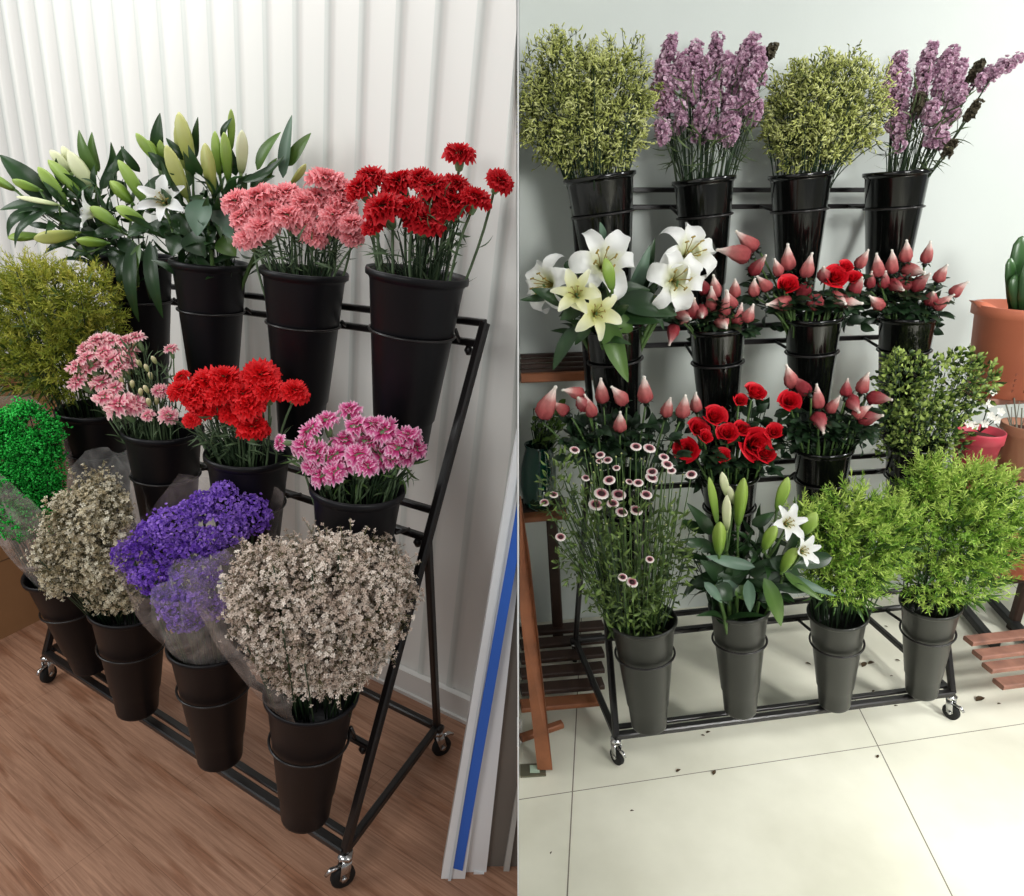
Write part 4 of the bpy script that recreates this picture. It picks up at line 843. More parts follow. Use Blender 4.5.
# tall cardboard box behind the stand at the left
def cardboard():
    m = mat('brown_cardboard', (150, 112, 78), rough=.8, spec=.15, noise=.05, nscale=5)
    a, b = Vector((-1.9452, 2.246, 0)), Vector((-1.8588, 2.4132, 0)); d = (b-a).normalized(); A = a-d*.42; B = a+d*.42; nrm = Vector((-d.y, d.x, 0))
    root = thing('cardboard_box', A+nrm*.2, 'brown cardboard box on the wooden floor behind the left end of the stand', 'box'); mb = MB(); Hh = .93
    mb.poly([A, B, B+nrm*.5, A+nrm*.5], (0, 0, Hh)); part('box_body', mb, m, root, False)
    mb = MB(); q = Vector((0, 0, Hh))
    mb.poly([A+q, B+q, B+q-nrm*.05+Vector((0, 0, .12)), A+q-nrm*.04+Vector((0, 0, .12))], nrm*.004); part('flap', mb, m, root, False)
    mb = MB(); mb.poly([A+q+nrm*.5, B+q+nrm*.5, B+q+nrm*.56+Vector((0, 0, .12)), A+q+nrm*.56+Vector((0, 0, .12))], nrm*.004); part('flap', mb, m, root, False)
    mb = MB(); e = Vector((0, 0, .3)); mb.poly([A-nrm*.001+e, B-nrm*.001+e, B-nrm*.001+e+Vector((0, 0, .003)), A-nrm*.001+e+Vector((0, 0, .003))], nrm*-.001); part('crease', mb, mat('cardboard_crease', (96, 68, 44)), root, False)
cardboard()
# ================================================================ RIGHT ROOM
M_CASP = mat('yellow_green_caspia', 0, rough=.65, ramp=[(0, (96, 108, 44)), (.35, (206, 212, 122)), (1, (246, 247, 190))], trans=.2)
M_CASPT = mat('caspia_twig', 0, rough=.6, ramp=[(0, (42, 56, 26)), (1, (92, 104, 52))])
CST = MB(); CST.tube([(0, 0, 0), (.12, 0, .4), (.4, 0, .75), (.8, 0, .95)], [.1, .17, .17, .05], 4)
spray_bunch('R00', 'caspia_bunch', 'wide yellow-green caspia bunch at the left end of the top row, touching the partition', [(588, 108, 62, 62, 0), (560, 100, 44, 54, -.02), (610, 118, 36, 46, 0)], 850, 10, CST, .0115, M_CASP, M_CASPT, cl=.014, surf=.5, stems=90,
 spikes=[(563, 60, 562, 34, 0), (616, 62, 608, 40, .02), (625, 60, 622, 28, .02), (630, 62, 636, 32, .02), (640, 66, 643, 34, .0), (545, 60, 541, 42, 0), (530, 62, 527, 38, 0), (618, 58, 614, 46, 0)])
spray_bunch('R02', 'caspia_bunch', 'round yellow-green caspia bunch between the two mauve statice buckets', [(825, 112, 60, 50, 0), (815, 118, 44, 44, -.01)], 760, 10, CST, .0115, M_CASP, M_CASPT, cl=.013, surf=.55, stems=90,
 spikes=[(826, 75, 824, 52, 0), (848, 75, 849, 46, .02), (856, 75, 854, 52, .02), (864, 80, 870, 58, 0), (806, 74, 804, 62, 0), (775, 80, 772, 66, 0), (872, 84, 874, 70, 0)])
def statice(key, heads, place):
    top, ax, R = POT[key]; out = []; vm = sum(h[1] for h in heads)/len(heads)
    for h in heads:
        u, v, L, dx, kind = h; Y = top.y + yoff(v, vm, .0012, .03); p = aty(u, v, Y); base = foot(key, p, .8, .05); d = px(p)[2]/FPX
        g = thing('statice', base, '', 'statice', None); mt = M_MAUVE if kind == 'm' else M_STTB
        a = p + Vector((-dx*.5*d*L/20, 0, -L*.5*d)); b = p + Vector((dx*.5*d*L/20, -.01, L*.5*d)); Ms, ts = [], []
        for k in range(int(L*8.5)):
            t = rnd.random(); c = a.lerp(b, t); q = Vector((rnd.gauss(0, 1), rnd.gauss(0, 1), rnd.gauss(0, .5))).normalized(); rr = (.0175*(1-.3*abs(t*2-1)) + .005*math.sin(t*17+u))*(1 if kind == 'm' else .6)*rnd.uniform(.7, 1.05)
            Ms.append(rmat(c+q*rr, q+Vector((0, 0, .6))+rv(.3), rnd.uniform(.0048, .0078))); ts.append(min(.7, max(0, rnd.uniform(0, .65))))
        for _ in range(3 if kind == 'm' else 0):
            c0 = a.lerp(b, rnd.uniform(-.5, .7)) + Vector((rnd.uniform(-1, 1)*.028, rnd.uniform(-1, 1)*.02, 0)); rs = rnd.uniform(.010, .016)
            for k in range(int(rs*3600)):
                q = rv(1).normalized(); Ms.append(rmat(c0+Vector((q.x*rs, q.y*rs, q.z*rs*1.3)), q+Vector((0, 0, .6))+rv(.3), rnd.uniform(.0045, .007))); ts.append(min(.7, max(0, rnd.uniform(0, .65))))
        link('flower_head', scatter(RUF, Ms, ts, mt, base), g)
        mb = MB(); pts = curve_pts(base, a, Vector((0, 0, .0))); mb.tube(pts+[a.lerp(b, .8)], .0024, 5)
        for _ in range(3):
            i = rnd.randint(3, 5); e = pts[i]+Vector((rnd.uniform(-.03, .03), rnd.uniform(-.02, .02), rnd.uniform(.02, .045))); mb.tube([pts[i], e], .0011, 4)
        link('stem', mb.mesh(M_STTW, True, base), g); out.append((g, u))
    label_rank(out, 'mauve statice stem, ' + place + ', %s from the left')
M_STTB = mat('faded_brown_statice', 0, rough=.8, ramp=[(0, (58, 52, 40)), (1, (112, 104, 84))])
def side(heads):
    o = []
    for h in heads:
        u, v, L, dx, k = h; o.append((u, v, L*.85, dx, k)); 
    return o
statice('R01', [(668, 52, 26, 4, 'm'), (694, 56, 18, 0, 'm'), (714, 52, 24, 3, 'm'), (744, 54, 30, 10, 'm'), (770, 53, 12, 4, 'b'), (682, 68, 24, -3, 'm'), (704, 74, 26, 0, 'm'), (724, 70, 26, 3, 'm'), (758, 62, 22, -2, 'm'), (662, 76, 22, -4, 'm'), (690, 88, 26, -2, 'm'), (712, 98, 26, 0, 'm'), (734, 84, 24, 2, 'm'), (750, 80, 24, 4, 'm'), (668, 100, 24, -4, 'm'), (700, 118, 22, 0, 'm'), (728, 112, 24, 2, 'm'), (744, 104, 22, 4, 'm'), (716, 130, 14, 0, 'm'), (732, 128, 14, 2, 'm'), (680, 114, 20, -3, 'm'), (754, 112, 16, 3, 'm'), (662, 128, 12, -3, 'm')], 'second bucket of the top row')
statice('R03', [(898, 68, 22, -3, 'm'), (926, 60, 28, 4, 'm'), (948, 62, 22, 3, 'm'), (956, 78, 30, 3, 'm'), (921, 84, 30, 0, 'm'), (892, 86, 28, -4, 'm'), (940, 80, 24, 2, 'm'), (974, 72, 18, 8, 'b'), (990, 72, 18, 26, 'm'), (1004, 68, 16, 26, 'm'), (900, 104, 26, -3, 'm'), (917, 104, 16, 2, 'b'), (944, 118, 22, 8, 'm'), (898, 126, 20, -2, 'm'), (936, 136, 16, 3, 'm'), (971, 112, 16, 7, 'b'), (955, 98, 20, 4, 'm'), (930, 112, 16, 1, 'm'), (949, 148, 12, 4, 'b')], 'bucket at the right end of the top row')
# white lilies
lily_stem('R10', 'lily stem with a large open white flower at the centre of its bucket', opens=[(604, 262, 50, (.05, -1, .45), 'w', -.06, 1.5, .95)], buds=[(612, 290, 605, 258, 15, 'g', -.13)], leaves=[(578, 325, 553, 370, 15, 'd', -.1, .12), (565, 262, 580, 275, 16, 'd', -.03, .1)])
lily_stem('R10', 'lily stem with two small creamy open flowers low at the bucket mouth', opens=[(576, 293, 27, (-.25, -1, .5), 'y', -.11, .4, .8), (597, 312, 30, (.2, -1, .35), 'y', -.12, .6, .95)], leaves=[(606, 318, 628, 382, 22, 'g', -.12, -.12), (590, 325, 575, 345, 12, 'd', -.1, .1)])
lily_stem('R10', 'lily stem with a white flower far left, petals curled back against the partition', opens=[(543, 284, 44, (-.75, -.7, .15), 'w', -.03, 1.8, 1.)], leaves=[(567, 305, 531, 289, 15, 'd', -.06, .1), (556, 294, 520, 300, 9, 'd', -.04, -.08), (580, 310, 560, 320, 14, 'd', -.06, .1)])
lily_stem('R10', 'lily stem with the big white flower leaning over the netted rosebuds', opens=[(678, 280, 46, (.1, -1, .15), 'w', -.08, 1.7, 1.), ], buds=[(702, 262, 698, 246, 10, 'p', .0)], leaves=[(618, 300, 677, 315, 26, 'd', -.05, .1), (632, 322, 612, 330, 20, 'g', -.07, .1), (655, 262, 662, 290, 10, 'd', 0, .1), (648, 300, 664, 330, 8, 'd', -.03, .1)])
lily_stem('R10', 'lily stem with the topmost white flower right of its bucket', opens=[(692, 250, 46, (.3, -.85, .6), 'w', -.03, 1.5, 1.)], leaves=[(630, 300, 650, 245, 14, 'b', .02, .08), (640, 296, 655, 238, 12, 'd', .04, .05), (604, 240, 600, 222, 8, 'b', .06, 0)])
lily_stem('R10', 'lily stem of broad dark leaves at the right of the white lilies', leaves=[(600, 300, 650, 290, 26, 'd', -.02, .1), (610, 310, 660, 322, 24, 'd', -.04, .1), (612, 320, 640, 300, 24, 'd', -.02, .1), (600, 325, 632, 330, 20, 'd', -.06, .1), (640, 300, 668, 318, 18, 'd', -.05, .1)])
# netted rosebuds
GR = 'netted rosebuds in the second row'
rose_bunch('R11', [(712, 303, 710, 285), (715, 290, 713, 274), (725, 308, 728, 290), (738, 318, 743, 303), (722, 322, 719, 330), (748, 316, 753, 304), (735, 291, 734, 277), (693, 311, 690, 300, 'd'), (682, 317, 684, 322), (673, 331, 669, 345, 'd'), (705, 289, 702, 277, 'd'), (731, 303, 727, 290), (701, 312, 697, 318, 'd')], [], 'bucket right of the white lilies', GR)
rose_bunch('R12', [(750, 244, 736, 231), (740, 254, 718, 247), (788, 262, 786, 244), (807, 270, 810, 252), (778, 270, 772, 258), (766, 286, 760, 275), (754, 290, 750, 278), (783, 303, 764, 306), (815, 303, 820, 306), (804, 290, 800, 298, 'd'), (842, 301, 852, 306), (856, 288, 862, 277, 'd'), (861, 262, 867, 249), (824, 275, 815, 270, 'd'), (836, 299, 838, 306), (756, 268, 762, 258, 'd')], [(788, 284, 25), (836, 276, 28, (-.1, -.9, .6)), (853, 277, 20), (846, 266, 18)], 'bucket below the round caspia', GR)
rose_bunch('R13', [(878, 270, 878, 253), (892, 266, 891, 249), (906, 255, 905, 240), (911, 270, 913, 276), (927, 256, 928, 240), (940, 276, 943, 263), (895, 285, 893, 292, 'd'), (878, 304, 866, 296), (931, 299, 924, 293, 'd'), (940, 304, 952, 294), (956, 291, 964, 280), (870, 282, 868, 270, 'd'), (903, 284, 905, 290), (918, 284, 920, 276, 'd'), (884, 282, 882, 270, 'd')], [], 'bucket at the right end of the second row', GR)
rose_bunch('R20', [(546, 408, 555, 384), (563, 410, 553, 402), (577, 393, 562, 388), (591, 410, 585, 395), (602, 395, 599, 377), (621, 398, 611, 385), (620, 425, 619, 411), (645, 394, 643, 375), (667, 410, 669, 395), (683, 410, 686, 393), (583, 404, 575, 398, 'd')], [], 'behind the pink-rimmed daisies', 'netted rosebuds in the third row')
rose_bunch('R22', [(791, 380, 785, 363), (803, 388, 799, 379, 'd'), (818, 401, 818, 384), (832, 407, 838, 394), (846, 391, 849, 379, 'd'), (863, 386, 865, 370), (859, 413, 869, 403), (876, 398, 884, 399, 'd'), (867, 418, 874, 416, 'd'), (819, 420, 817, 430, 'd'), (852, 402, 850, 412, 'd')], [(790, 401, 25, (-.2, -.9, .6))], 'third-row bucket left of the leafy greenery', 'netted rosebuds in the third row')
rose_bunch('R21', [(696, 405, 693, 391)], [(715, 415, 27), (699, 428, 25), (727, 432, 25), (686, 449, 29, (-.4, -.9, .4)), (723, 455, 19), (741, 400, 17), (756, 391, 26, (.2, -.5, .9)), (757, 444, 38, (.1, -.95, .35)), (774, 431, 21), (766, 453, 24), (742, 428, 20), (706, 436, 18)], 'third-row bucket between the daisies and goldenrod', 'red roses in the third row')
def leaf_mass(key, name, label, lobes, n, w, L, m1, tr, dy=0.):
    top, ax, R = POT[key]; base0 = top-ax*.05; lf = MB(); lf.leaf((0, 0, 0), (0, 0, 1), w, sag=.15, nrm=(0, 1, 0), nl=5, fold=.2); Ms, ts = [], []
    pts = lump(lobes, n, .5, top.y+dy, .9)
    for p, (c, d, r) in pts: Ms.append(rmat(p, d*.8+Vector((0, 0, .35))+rv(.5), rnd.uniform(*L))); ts.append(rnd.uniform(*tr))
    g = thing(name, base0, label, 'plant'); link('leaves', scatter(lf, Ms, ts, m1, base0), g)['kind'] = 'stuff'
    mb = MB(); twig_tree(mb, key, [p for p, q in pts[::max(1, n//50)]], .0016, .8); link('stems', mb.mesh(GDARK, True, base0), g); return g, pts
# dark rose foliage under the heads
for key, lob, nn, lb in (('R11', [(718, 334, 30, 8, .02)], 36, 'netted rosebuds beside the white lilies'), ('R12', [(812, 322, 40, 9, .03), (770, 302, 16, 12, .07), (850, 316, 18, 10, .06)], 70, 'mixed netted and open red roses'), ('R13', [(908, 318, 38, 10, .03), (925, 296, 16, 12, .07), (885, 320, 14, 8, .04)], 60, 'netted rosebuds at the right end'), ('R20', [(610, 440, 44, 18, .02), (590, 425, 22, 12, .04), (655, 435, 34, 18, .04)], 130, 'netted rosebuds behind the daisies'), ('R21', [(725, 474, 44, 14, .02), (750, 425, 26, 22, .06), (690, 468, 20, 12, .03)], 110, 'open red roses'), ('R22', [(830, 438, 42, 18, .02), (790, 438, 20, 16, .02), (862, 428, 18, 18, .04)], 120, 'netted rosebuds left of the leafy greenery')):
    g, _ = leaf_mass(key, 'rose_foliage', 'dark rose foliage under the ' + lb, lob, nn, .62, (.03, .05), M_RLEAF, (-.2, .3)); g['category'] = 'foliage'
MASS += [('R01', [(706, 140, 44, 30, 0), (706, 110, 44, 30, .02)], 260, .07, (.04, .09), M_STTW, 'thin stems and leaves of the mauve statice in the second top bucket'), ('R03', [(915, 145, 28, 24, 0), (918, 120, 30, 24, .02)], 200, .07, (.04, .09), M_STTW, 'thin stems and leaves of the mauve statice in the rightmost top bucket'), ('R10', [(600, 305, 26, 16, .02), (630, 310, 26, 16, .02)], 50, .34, (.05, .08), M_LEAF, 'dark lily leaves at the mouth of the white lily bucket'), ('R31', [(740, 575, 36, 24, .02), (765, 555, 34, 22, .03), (715, 560, 26, 26, .03)], 110, .26, (.05, .09), M_LEAF, 'dark lily leaves under the green buds in the front row')]
for key, lob, nn, w, Ls, m_, lb in MASS:
    g, _ = leaf_mass(key, 'foliage_tuft', lb, lob, nn, w, Ls, m_, (-.1, .5)); g['category'] = 'foliage'
# small-leaved greenery
M_SML = mat('small_green_leaf', 0, rough=.45, ramp=[(0, (16, 32, 12)), (.45, (66, 94, 34)), (1, (176, 196, 104))], trans=.15)
leaf_mass('R23', 'leafy_greenery', 'small-leaved dark green greenery with yellowish tips below the netted rosebuds', [(902, 385, 24, 34, .02), (948, 388, 34, 36, .03), (975, 380, 20, 22, .05), (925, 425, 32, 34, .0), (900, 440, 22, 26, 0), (948, 432, 20, 30, .04), (893, 362, 9, 14, .02), (962, 360, 16, 12, .04)], 2300, .6, (.013, .023), M_SML, (-.35, .65))
# daisies in the front row
M_DPET = mat('pink_white_daisy_petal', 0, rough=.6, ramp=[(0, (120, 30, 48)), (.3, (196, 120, 132)), (.55, (238, 216, 212)), (1, (246, 238, 232))], trans=.2)
M_DCEN = mat('dark_daisy_centre', (52, 26, 30), rough=.8); M_DCENY = mat('green_daisy_bud', 0, rough=.6, ramp=[(0, (70, 84, 40)), (1, (170, 176, 116))])
DH = MB(); DH.grid(lambda u, v: (Vector((math.cos(u*2*PI)*(.42+.58*v), math.sin(u*2*PI)*(.42+.58*v), .18*math.sin(v*PI)+.05*math.cos(u*2*PI*14)*v)), v), 42, 3, True)
DHM = DH.mesh(M_DPET); DC = MB(); DC.lathe([(.2, -.3), (.44, -.05), (.46, .06), (.25, .16), (.05, .18)], 14); DCM = DC.mesh(M_DCEN)
BDM = MB(); BDM.lathe([(.2, -.4), (.5, -.1), (.55, .15), (.3, .4), (.05, .45)], 8, tv=[0, .2, .5, 1, 1]); BDMM = BDM.mesh(M_DCENY)
M_DLEAF = mat('daisy_leaf', 0, rough=.5, ramp=[(0, (34, 50, 24)), (1, (112, 136, 66))], trans=.1)
def zo(X, Y): return 540+X/4.48, 430+Y/4.48
dl, bl = [], []
top, ax, R = POT['R30']
heads = [(430, 75, 26), (490, 82, 29), (155, 90, 24), (270, 112, 22), (303, 135, 22), (555, 122, 24), (570, 155, 28), (588, 182, 22), (502, 188, 26), (500, 214, 30), (310, 225, 28), (275, 285, 34), (352, 290, 34), (475, 290, 28), (326, 330, 28), (250, 335, 34), (430, 360, 30), (365, 368, 28), (440, 237, 24), (92, 480, 24), (370, 660, 22), (412, 682, 28), (492, 580, 20), (20, 325, 22), (62, 290, 20), (342, 170, 18), (205, 215, 20), (678, 200, 26), (265, 140, 16), (400, 232, 18)]
buds = [(200, 92), (225, 150), (238, 120), (365, 105), (405, 128), (340, 120), (372, 235), (430, 270), (150, 240), (185, 248), (230, 238), (470, 140), (545, 230), (595, 235), (565, 425), (525, 470), (403, 410), (100, 440), (240, 190), (270, 180), (255, 158), (520, 250), (455, 130), (610, 280), (630, 250), (560, 300), (450, 470), (350, 480), (300, 420), (560, 480), (640, 200), (120, 380), (160, 330), (380, 430), (500, 330), (540, 380), (590, 340), (480, 410)]
def daisy(X, Y, r, isb):
    u, v = zo(X, Y); p = aty(u, v, top.y + (v-500)*-.0011 + rnd.uniform(-.03, .03)); d = px(p)[2]; s = r/4.48*d/FPX; base = foot('R30', p, .8)
    g = thing('daisy_bud' if isb else 'daisy', base, '', 'daisy', 'closed daisy buds' if isb else 'pink-rimmed daisies')
    M = frame(p-base, (rnd.uniform(-.25, .25), -.45, 1)) @ Matrix.Scale(s, 4)
    if isb: link('bud', BDMM, g, M)
    else: link('petal_ring', DHM, g, M); link('flower_centre', DCM, g, M)
    pts = curve_pts(base, p-Vector((0, 0, s*.3)), Vector((0, 0, .012)), 6); mb = MB(); mb.tube(pts, .0014, 5); part('stem', mb, GSTEM2, g)
    mb = MB()
    for k in range(7):
        i = rnd.randint(0, 4); a = pts[i].lerp(pts[i+1], rnd.random()); e = a+Vector((rnd.uniform(-1, 1), rnd.uniform(-1, 1), rnd.uniform(-.2, 1.3))).normalized()*rnd.uniform(.018, .034); mb.leaf(a, e, .008, sag=rnd.uniform(-.2, .2), nl=4)
    part('leaves', mb, M_DLEAF, g); return g, u
for X, Y, r in heads: dl.append(daisy(X, Y, r, False))
for X, Y in buds: bl.append(daisy(X, Y, 9, True))
label_rank(dl, 'pink-rimmed white daisy with dark centre in the front left bucket, %s from the left')
label_rank(bl, 'closed greenish daisy bud in the front left bucket, %s from the left')
g, _ = leaf_mass('R30', 'daisy_foliage', 'fine stems and small leaves filling the daisy bucket', [(635, 560, 55, 60, .0), (590, 540, 34, 60, .03), (670, 560, 20, 60, .03), (640, 600, 34, 26, -.02), (560, 490, 22, 40, .04), (610, 600, 26, 24, 0)], 1100, .3, (.016, .032), M_DLEAF, (-.3, .5)); g['category'] = 'foliage'
# green lilies in the front row
lily_stem('R31', 'lily stem with a cluster of tall pale green buds at the left of its bucket', buds=[(717, 523, 709, 477, 10, 'g', -.02), (727, 496, 722, 472, 10, 'p', 0), (727, 530, 727, 495, 11, 'p', -.03), (719, 555, 720, 522, 16, 'g', -.08), (734, 504, 729, 486, 9, 'p', 0)], leaves=[(712, 534, 687, 503, 13, 'd', .0, .1), (708, 532, 682, 520, 11, 'd', 0, -.15), (712, 548, 680, 540, 14, 'd', -.02, .1), (724, 580, 700, 560, 18, 'd', -.03, .1)])
lily_stem('R31', 'lily stem with a single upright green bud above the bucket middle', buds=[(738, 526, 744, 478, 15, 'g', -.02)], leaves=[(755, 567, 706, 556, 12, 'b', -.08, -.1), (752, 525, 775, 512, 12, 'd', 0, .1), (748, 580, 750, 612, 12, 'b', -.1, .05)])
lily_stem('R31', 'lily stem with a small open white flower beside a dark green bud', buds=[(777, 510, 788, 477, 14, 'g', .0), (764, 550, 776, 526, 15, 'g', -.06)], opens=[(788, 523, 22, (.25, -.85, .6), 'w', -.04, .35, .7)], leaves=[(764, 578, 781, 626, 17, 'g', -.11, .08), (782, 560, 800, 520, 10, 'd', 0, .1), (770, 560, 800, 575, 16, 'd', -.05, .1)])
lily_stem('R31', 'lily stem with a half-open white bud lowest at right', buds=[(782, 572, 796, 548, 15, 'g', -.08), (803, 534, 816, 512, 17, 'g', -.02)], opens=[(803, 551, 20, (.4, -.8, .5), 'w', -.09, .2, .55)], leaves=[(784, 572, 823, 601, 9, 'g', -.08, -.08), (790, 576, 836, 596, 9, 'b', -.07, -.1), (832, 557, 784, 566, 16, 'd', -.05, .08), (770, 580, 812, 590, 18, 'd', -.04, .1)])
lily_stem('R31', 'lily stem with rounded lower leaves over the bucket rim', leaves=[(715, 585, 732, 600, 20, 'd', -.08, .1), (730, 580, 724, 598, 24, 'b', -.06, .1), (704, 582, 722, 603, 10, 'b', -.09, .1), (740, 585, 745, 600, 20, 'g', -.08, .1), (750, 575, 790, 560, 22, 'd', -.02, .1), (745, 575, 705, 570, 22, 'd', -.02, .1), (745, 560, 735, 540, 18, 'd', .02, .1), (760, 590, 775, 600, 20, 'd', -.02, .1), (720, 575, 690, 585, 16, 'd', .02, .1)])
M_SOL = mat('bright_green_goldenrod', 0, rough=.55, ramp=[(0, (46, 82, 22)), (.35, (120, 164, 50)), (1, (212, 232, 120))], trans=.2)
M_SOLD = mat('bright_green_leaf', 0, rough=.45, ramp=[(0, (34, 62, 24)), (1, (84, 122, 52))], trans=.15)
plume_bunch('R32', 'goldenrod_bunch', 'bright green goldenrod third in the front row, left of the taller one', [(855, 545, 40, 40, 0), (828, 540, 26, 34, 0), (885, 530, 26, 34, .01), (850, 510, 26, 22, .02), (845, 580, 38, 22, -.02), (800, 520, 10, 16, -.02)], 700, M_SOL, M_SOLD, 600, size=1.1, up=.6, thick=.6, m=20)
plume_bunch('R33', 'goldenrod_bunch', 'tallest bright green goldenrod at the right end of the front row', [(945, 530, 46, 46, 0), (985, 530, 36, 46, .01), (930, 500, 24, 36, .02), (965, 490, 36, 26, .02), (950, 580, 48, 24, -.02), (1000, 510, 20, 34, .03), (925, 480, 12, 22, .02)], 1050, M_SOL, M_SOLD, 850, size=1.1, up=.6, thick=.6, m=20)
# ---------------------------------------------------------------- wooden racks and pots
M_WOOD = mat('red_brown_stained_wood', (138, 84, 54), rough=.5, noise=.25, nscale=14); M_WOODD = mat('dark_stained_wood', (58, 40, 32), rough=.5, noise=.25, nscale=14)
M_WOODW = mat('weathered_brown_slat', (142, 100, 84), rough=.6, noise=.3, nscale=18)
def bar_px(name, root, a, b, w, h, m):
    mb = MB(); mb.bar(a, b, w, h); part(name, mb, m, root, False)
def left_rack():
    xl = lambda y, z: PR*dep(y, z)+.006
    root = thing('wooden_plant_rack', Vector((.2, 2.0, 0)), 'brown slatted wooden plant rack between the partition and the right stand', 'rack')
    yw = aty(560, 365, 2.30).y
    for i, (v, dv) in enumerate(((356, 0), (361, 0), (366, 0), (371, 0), (378, 0))):    # top shelf slats
        y = 2.34-.03*i; z = aty(545, v, y).z; y2 = y+.2*.17
        bar_px('top_slat', root, Vector((xl(y, z), y, z)), Vector((.36, y+.05, z)), .022, .012 if i < 4 else .03, M_WOOD if i == 4 else M_WOODD)
    for i, v in enumerate((632, 645, 659, 674, 690, 706)):                  # low shelf slats
        p = atz(520, v, .05); q = atz(603, v-7, .05); p.x = xl(p.y, .05)
        bar_px('lower_slat', root, p, q, .05, .018, M_WOODD if i < 5 else M_WOOD)
    p, q = atz(520, 517, .55), atz(566, 513, .55); p.x = xl(p.y, .55)
    for i in range(3):
        bar_px('middle_slat', root, p+Vector((0, -.01+.06*i, 0)), q+Vector((0, -.01+.06*i, 0)), .045, .02, M_WOOD if i == 0 else M_WOODD)
    f = atz(545, 770, 0.01); t = aty(526, 560, f.y+.05); t2 = aty(522.5, 500, f.y+.1)
    f.x += .0; mb = MB(); mb.poly([f+Vector((-.022, 0, 0)), f+Vector((.022, 0, 0)), aty(530, 560, f.y+.05), aty(521, 500, f.y+.1), aty(519.6, 500, f.y+.1), aty(519.8, 610, f.y+.05)], (0, .025, 0)); part('leg', mb, M_WOOD, root, False)
    a, b = aty(558, 645, 2.26), aty(549, 470, 2.26); bar_px('leg', root, Vector((a.x, a.y, .0)), b, .04, .03, M_WOODD)
    a, b = atz(520, 738, .05), atz(562, 724, .05); a.x = xl(a.y, .05); bar_px('foot_rail', root, a, b, .025, .02, M_WOOD)
left_rack()
# green glass vase with foliage on the middle slats
def vase():
    c = atz(531, 515, .5565); c.y += .06; c.x = PR*dep(c.y, .7)+.068
    root = thing('glass_vase', c, 'dark green glass vase with leafy stems on the wooden rack by the partition', 'vase'); Hh = .225
    gm = bpy.data.materials.new('green_glass'); gm.use_nodes = True; b = gm.node_tree.nodes['Principled BSDF']; b.inputs['Base Color'].default_value = lin((10, 84, 66)); b.inputs['Roughness'].default_value = .05; b.inputs['Transmission Weight'].default_value = .55; b.inputs['Coat Weight'].default_value = .6
    mb = MB(); mb.lathe([(.001, .004), (.040, .004), (.052, .02), (.063, .09), (.060, .16), (.046, Hh), (.051, Hh+.012), (.047, Hh+.012), (.042, Hh), (.056, .16), (.058, .09), (.048, .024), (.001, .014)], 32, Matrix.Translation(c)); part('vase_body', mb, gm, root)
    t = c + Vector((0, 0, Hh)); lf = MB(); lf.leaf((0, 0, 0), (0, 0, 1), .6, sag=.15, nrm=(0, 1, 0), nl=5); Ms, ts = [], []; mb = MB()
    for i in range(70):
        q = t + Vector((rnd.uniform(-.03, .07), rnd.uniform(-.05, .05), rnd.uniform(-.01, .14))); q.x = max(q.x, PR*dep(q.y, q.z)+.035); Ms.append(rmat(q, (rnd.uniform(-.1, .9), rnd.uniform(-1, .4), rnd.uniform(0, 1)), rnd.uniform(.025, .04))); ts.append(rnd.uniform(0, .7)); mb.tube([t-Vector((0, 0, .06)), q], .0014, 4)
    link('leaves', scatter(lf, Ms, ts, M_LEAFG, root.location), root); part('stems', mb, GDARK, root)
vase()
M_TERRA = mat('terracotta_plastic', (204, 118, 90), rough=.5, noise=.05, nscale=6); M_PINKP = mat('coral_pink_plastic', (204, 72, 88), rough=.4, noise=.04, nscale=6); M_TERB = mat('dull_terracotta', (166, 118, 92), rough=.65, noise=.08, nscale=8)
M_SOIL = mat('potting_soil', (72, 44, 32), rough=.95, noise=.4, nscale=60, bump=.8, bscale=90)
def pot(name, label, c, R, r2, Hh, m, lip=.18, extra=None):
    root = thing(name, c, label, 'pot'); mb = MB()
    mb.lathe([(.001, .0), (r2, 0), (R*.9, Hh*(1-lip)), (R*.985, Hh*(1-lip)+.002), (R, Hh-.003), (R*.99, Hh), (R*.93, Hh), (R*.9, Hh*.86), (.001, Hh*.86)], 40, Matrix.Translation(c)); part('pot_body', mb, m, root)
    mb = MB(); mb.lathe([(R*.89, Hh*.865), (R*.6, Hh*.90), (.001, Hh*.91)], 20, Matrix.Translation(c)); part('soil', mb, M_SOIL, root); return root
